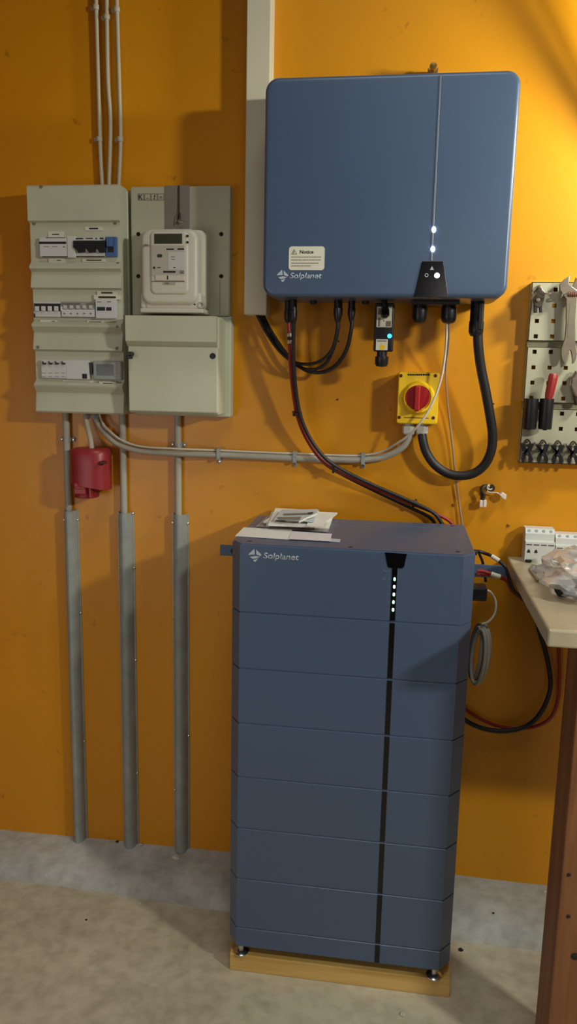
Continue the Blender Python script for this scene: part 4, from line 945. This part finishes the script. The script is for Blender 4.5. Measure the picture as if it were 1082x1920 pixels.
# ================================================================== WORKBENCH
zt = 1.48-.470; th = .036
c0 = PZ(1030, 1180, zt); c1 = PZ(955, 1052, zt)
xb = (c0.x+c1.x)/2; yfr = c0.y; xend = 1.75
WB = thing('workbench', 'wooden workbench with worn pale worktop standing against orange wall', 'workbench', ((xb+xend)/2, yfr/2, 0))
bm = NB(); box(bm, xb, xend, yfr, -.003, zt-th, zt, .005, 3); finish('worktop', bm, 'bench_top', WB)
lp = P(1028, 1918, yfr+.012); lx0 = lp.x
for x in (lx0, xend-.16):
    for y in ((yfr+.012,) if x == lx0 else (yfr+.012, -.42)):
        bm = NB(); box(bm, x, x+.10, y, y+.118, 0, zt-th, .003)
        finish('leg', bm, 'leg_wood', WB)
bm = NB(); box(bm, lx0+.12, xend-.02, -.036, -.001, zt-th-.07, zt-th, .002); finish('back_rail', bm, 'leg_wood', WB)
bm = NB(); box(bm, lx0+.12, xend-.18, yfr+.04, yfr+.075, zt-th-.09, zt-th, .002); finish('front_rail', bm, 'leg_wood', WB)
for q in ((1067, 1640), (1066, 1718), (1078, 1793)):
    p = P(*q, yfr+.012); bm = NB(); screw(bm, Vector((p.x, yfr+.012, p.z)), .004 if q[1] < 1790 else .008); finish('bolt_head', bm, 'dark_chip', WB, True)

# circuit breakers stood at the back of the bench
def din(name, label, xa, xb_, y, z, h, n, tilt=0):
    T = thing(name, label, 'breaker', ((xa+xb_)/2, y, z), 'breakers on the workbench')
    pr = [(0, 0), (0, h*.62), (.012, h*.66), (.012, h*.86), (.020, h), (.055, h), (.055, 0)]
    bm = NB(); rings_to_faces(bm, [[Vector((X, y+a, z+b)) for a, b in pr] for X in (xa, xb_)]); finish('case', bm, 'device_white', T)
    w = (xb_-xa)/n
    for k in range(n):
        bm = NB(); box(bm, xa+k*w+w*.12, xa+k*w+w*.88, y-.0008, y+.002, z+h*.535, z+h*.56); finish('slot', bm, 'ink', T)
        bm = NB(); lathe(bm, (xa+(k+.5)*w, y+.0165, z+h*.93), (0, -.75, .3), [(0, .004), (.0015, .004), (.0016, 0)], 10); finish('terminal_screw', bm, 'steel', T)
    for k in range(2):
        bm = NB(); x = xa+(k+.5)*w; prism(bm, [(x-.004, z+h*.30), (x+.004, z+h*.30), (x+.003, z+h*.37), (x, z+h*.41), (x-.003, z+h*.37)], y-.0008, y+.002); finish('print', bm, 'ink', T)
    bm = NB(); box(bm, xa+w*.1, xa+w*1.0, y-.006, y+.004, z+.002, z+h*.09, .002); finish('toggle', bm, 'ink', T)
    return T
q = PZ(983, 1054, zt); q2 = P(1038, 1054, q.y)
h = P(985, 990, q.y+.02).z-zt
din('loose_breaker', 'white four-pole breaker standing on workbench corner, taller one by wall', q.x, q2.x, q.y, zt, h, 4)
din('loose_breaker', 'white breaker standing on workbench behind crumpled plastic bag', q2.x+.004, q2.x+.082, q.y+.004, zt, h*.86, 4)
# crumpled clear bag with a dark part inside
c = PZ(1064, 1100, zt)
BG = thing('parts_bag', 'crumpled clear plastic bag with black part lying on workbench', 'plastic bag', (c.x, c.y, zt))
bm = NB(); bmesh.ops.create_icosphere(bm, subdivisions=4, radius=1.0)
for v in bm.verts:
    n = v.co.copy(); f = 1+.34*noise.noise(n*1.7+Vector((5, 2, 9)))+.26*noise.noise(n*3.3+Vector((1, 7, 3)))+.09*noise.noise(n*8)
    v.co = Vector((c.x+.018+n.x*f*.095, c.y-.030+n.y*f*.145, max(zt+.001, zt+.036+n.z*f*.044)))
finish('film', bm, 'film', BG, True, 22)
a = PZ(1046, 1104, zt+.022); b = PZ(1098, 1098, zt+.022)
bm = NB(); lathe(bm, a, b-a, [(0, .012), (.008, .017), (.05, .017), (.052, .013), (.09, .013)], 14); finish('black_part', bm, 'black_plastic', BG, True)
a = PZ(1046, 1112, zt+.012); b = PZ(1098, 1109, zt+.012); bm = NB(); lathe(bm, a, b-a, [(0, .006), (.006, .009), (.07, .009), (.08, .006)], 14); finish('black_part', bm, 'black_plastic', BG, True)
q = PZ(1072, 1082, zt+.03); bm = NB(); box(bm, q.x-.02, q.x+.05, q.y-.03, q.y+.03, zt+.030, zt+.032); finish('paper_slip', bm, 'paper', BG)
# small bent metal strap
pts = [(991, 1069), (997, 1062), (1010, 1065), (1008, 1068), (999, 1067), (996, 1070), (1010, 1090), (1007, 1092)]
q = [PZ(x, y, zt) for x, y in pts]; bm = NB(); a = [bm.verts.new(p+Vector((0, 0, .0005))) for p in q]; b = [bm.verts.new(p+Vector((0, 0, .006))) for p in q]
bm.faces.new(a[::-1]); bm.faces.new(b)
for i in range(len(a)): bm.faces.new((a[i], a[(i+1) % len(a)], b[(i+1) % len(a)], b[i]))
tag(finish('metal_strap', bm, 'steel_tool'), 'small bent metal strap lying on workbench beside plastic bag', 'metal strap')

# ================================================================== CHIPS ON THE FLOOR
def chipstone(label, px, py, r, mat, z=0.0, cat='chip'):
    c = PZ(px, py, z); bm = NB(); bmesh.ops.create_icosphere(bm, subdivisions=2, radius=1)
    for v in bm.verts:
        f = 1+.5*noise.noise(v.co*1.7+Vector((px, py, 0))); v.co = Vector((c.x+v.co.x*f*r, c.y+v.co.y*f*r, z+max(-.0005, r*.35+v.co.z*f*r*.45)))
    tag(finish('stone_chip' if mat == 'stone_chip' else 'dirt_crumb', bm, mat), label, cat)
chipstone('pale plaster chip on floor in front of pine plank', 755, 1903, .0065, 'stone_chip')
chipstone('dark dirt crumb on floor beside pine plank end', 864, 1782, .006, 'dark_chip', cat='crumb')
chipstone('small pale chip on floor at foot of mortar ledge near battery', 372, 1712, .004, 'stone_chip')
chipstone('tiny pale chip on open floor below the steel cable guards', 262, 1694, .004, 'stone_chip')
chipstone('tiny dark crumb on open floor near the mortar ledge', 162, 1725, .003, 'dark_chip', cat='crumb')
chipstone('pale chip on mortar ledge beside middle steel cable guard', 264, 1585, .006, 'stone_chip', .0555)
chipstone('pale chip on mortar ledge beside workbench leg', 1022, 1673, .006, 'stone_chip', .056)
chipstone('broken mortar piece on ledge at foot of guard near battery', 330, 1609, .011, 'stone_chip', .054)
chipstone('dark crumb on mortar ledge between battery and workbench leg', 925, 1713, .004, 'dark_chip', .0460, 'crumb')
chipstone('dark crumb on mortar ledge between two steel cable guards', 220, 1579, .005, 'dark_chip', .0565, 'crumb')


# unseen brace added out of view to cast a diagonal shadow on upper wall
S1, S2 = P(930, -40), P(1082, 150); LP = Vector((0.94, -0.42, 2.16)); ft = S2+(S2-S1)*1.2+Vector((0, -.05, 0))
tp = S1.lerp(LP, 0.36); d = (tp-ft); bm = NB(); lathe(bm, ft-d*.01, d, [(0, .022), (d.length*1.3, .022)], 8)
tag(finish('shadow_brace', bm, 'leg_wood'), 'unseen timber brace added beyond tool panels to cast a wall shadow', 'brace')
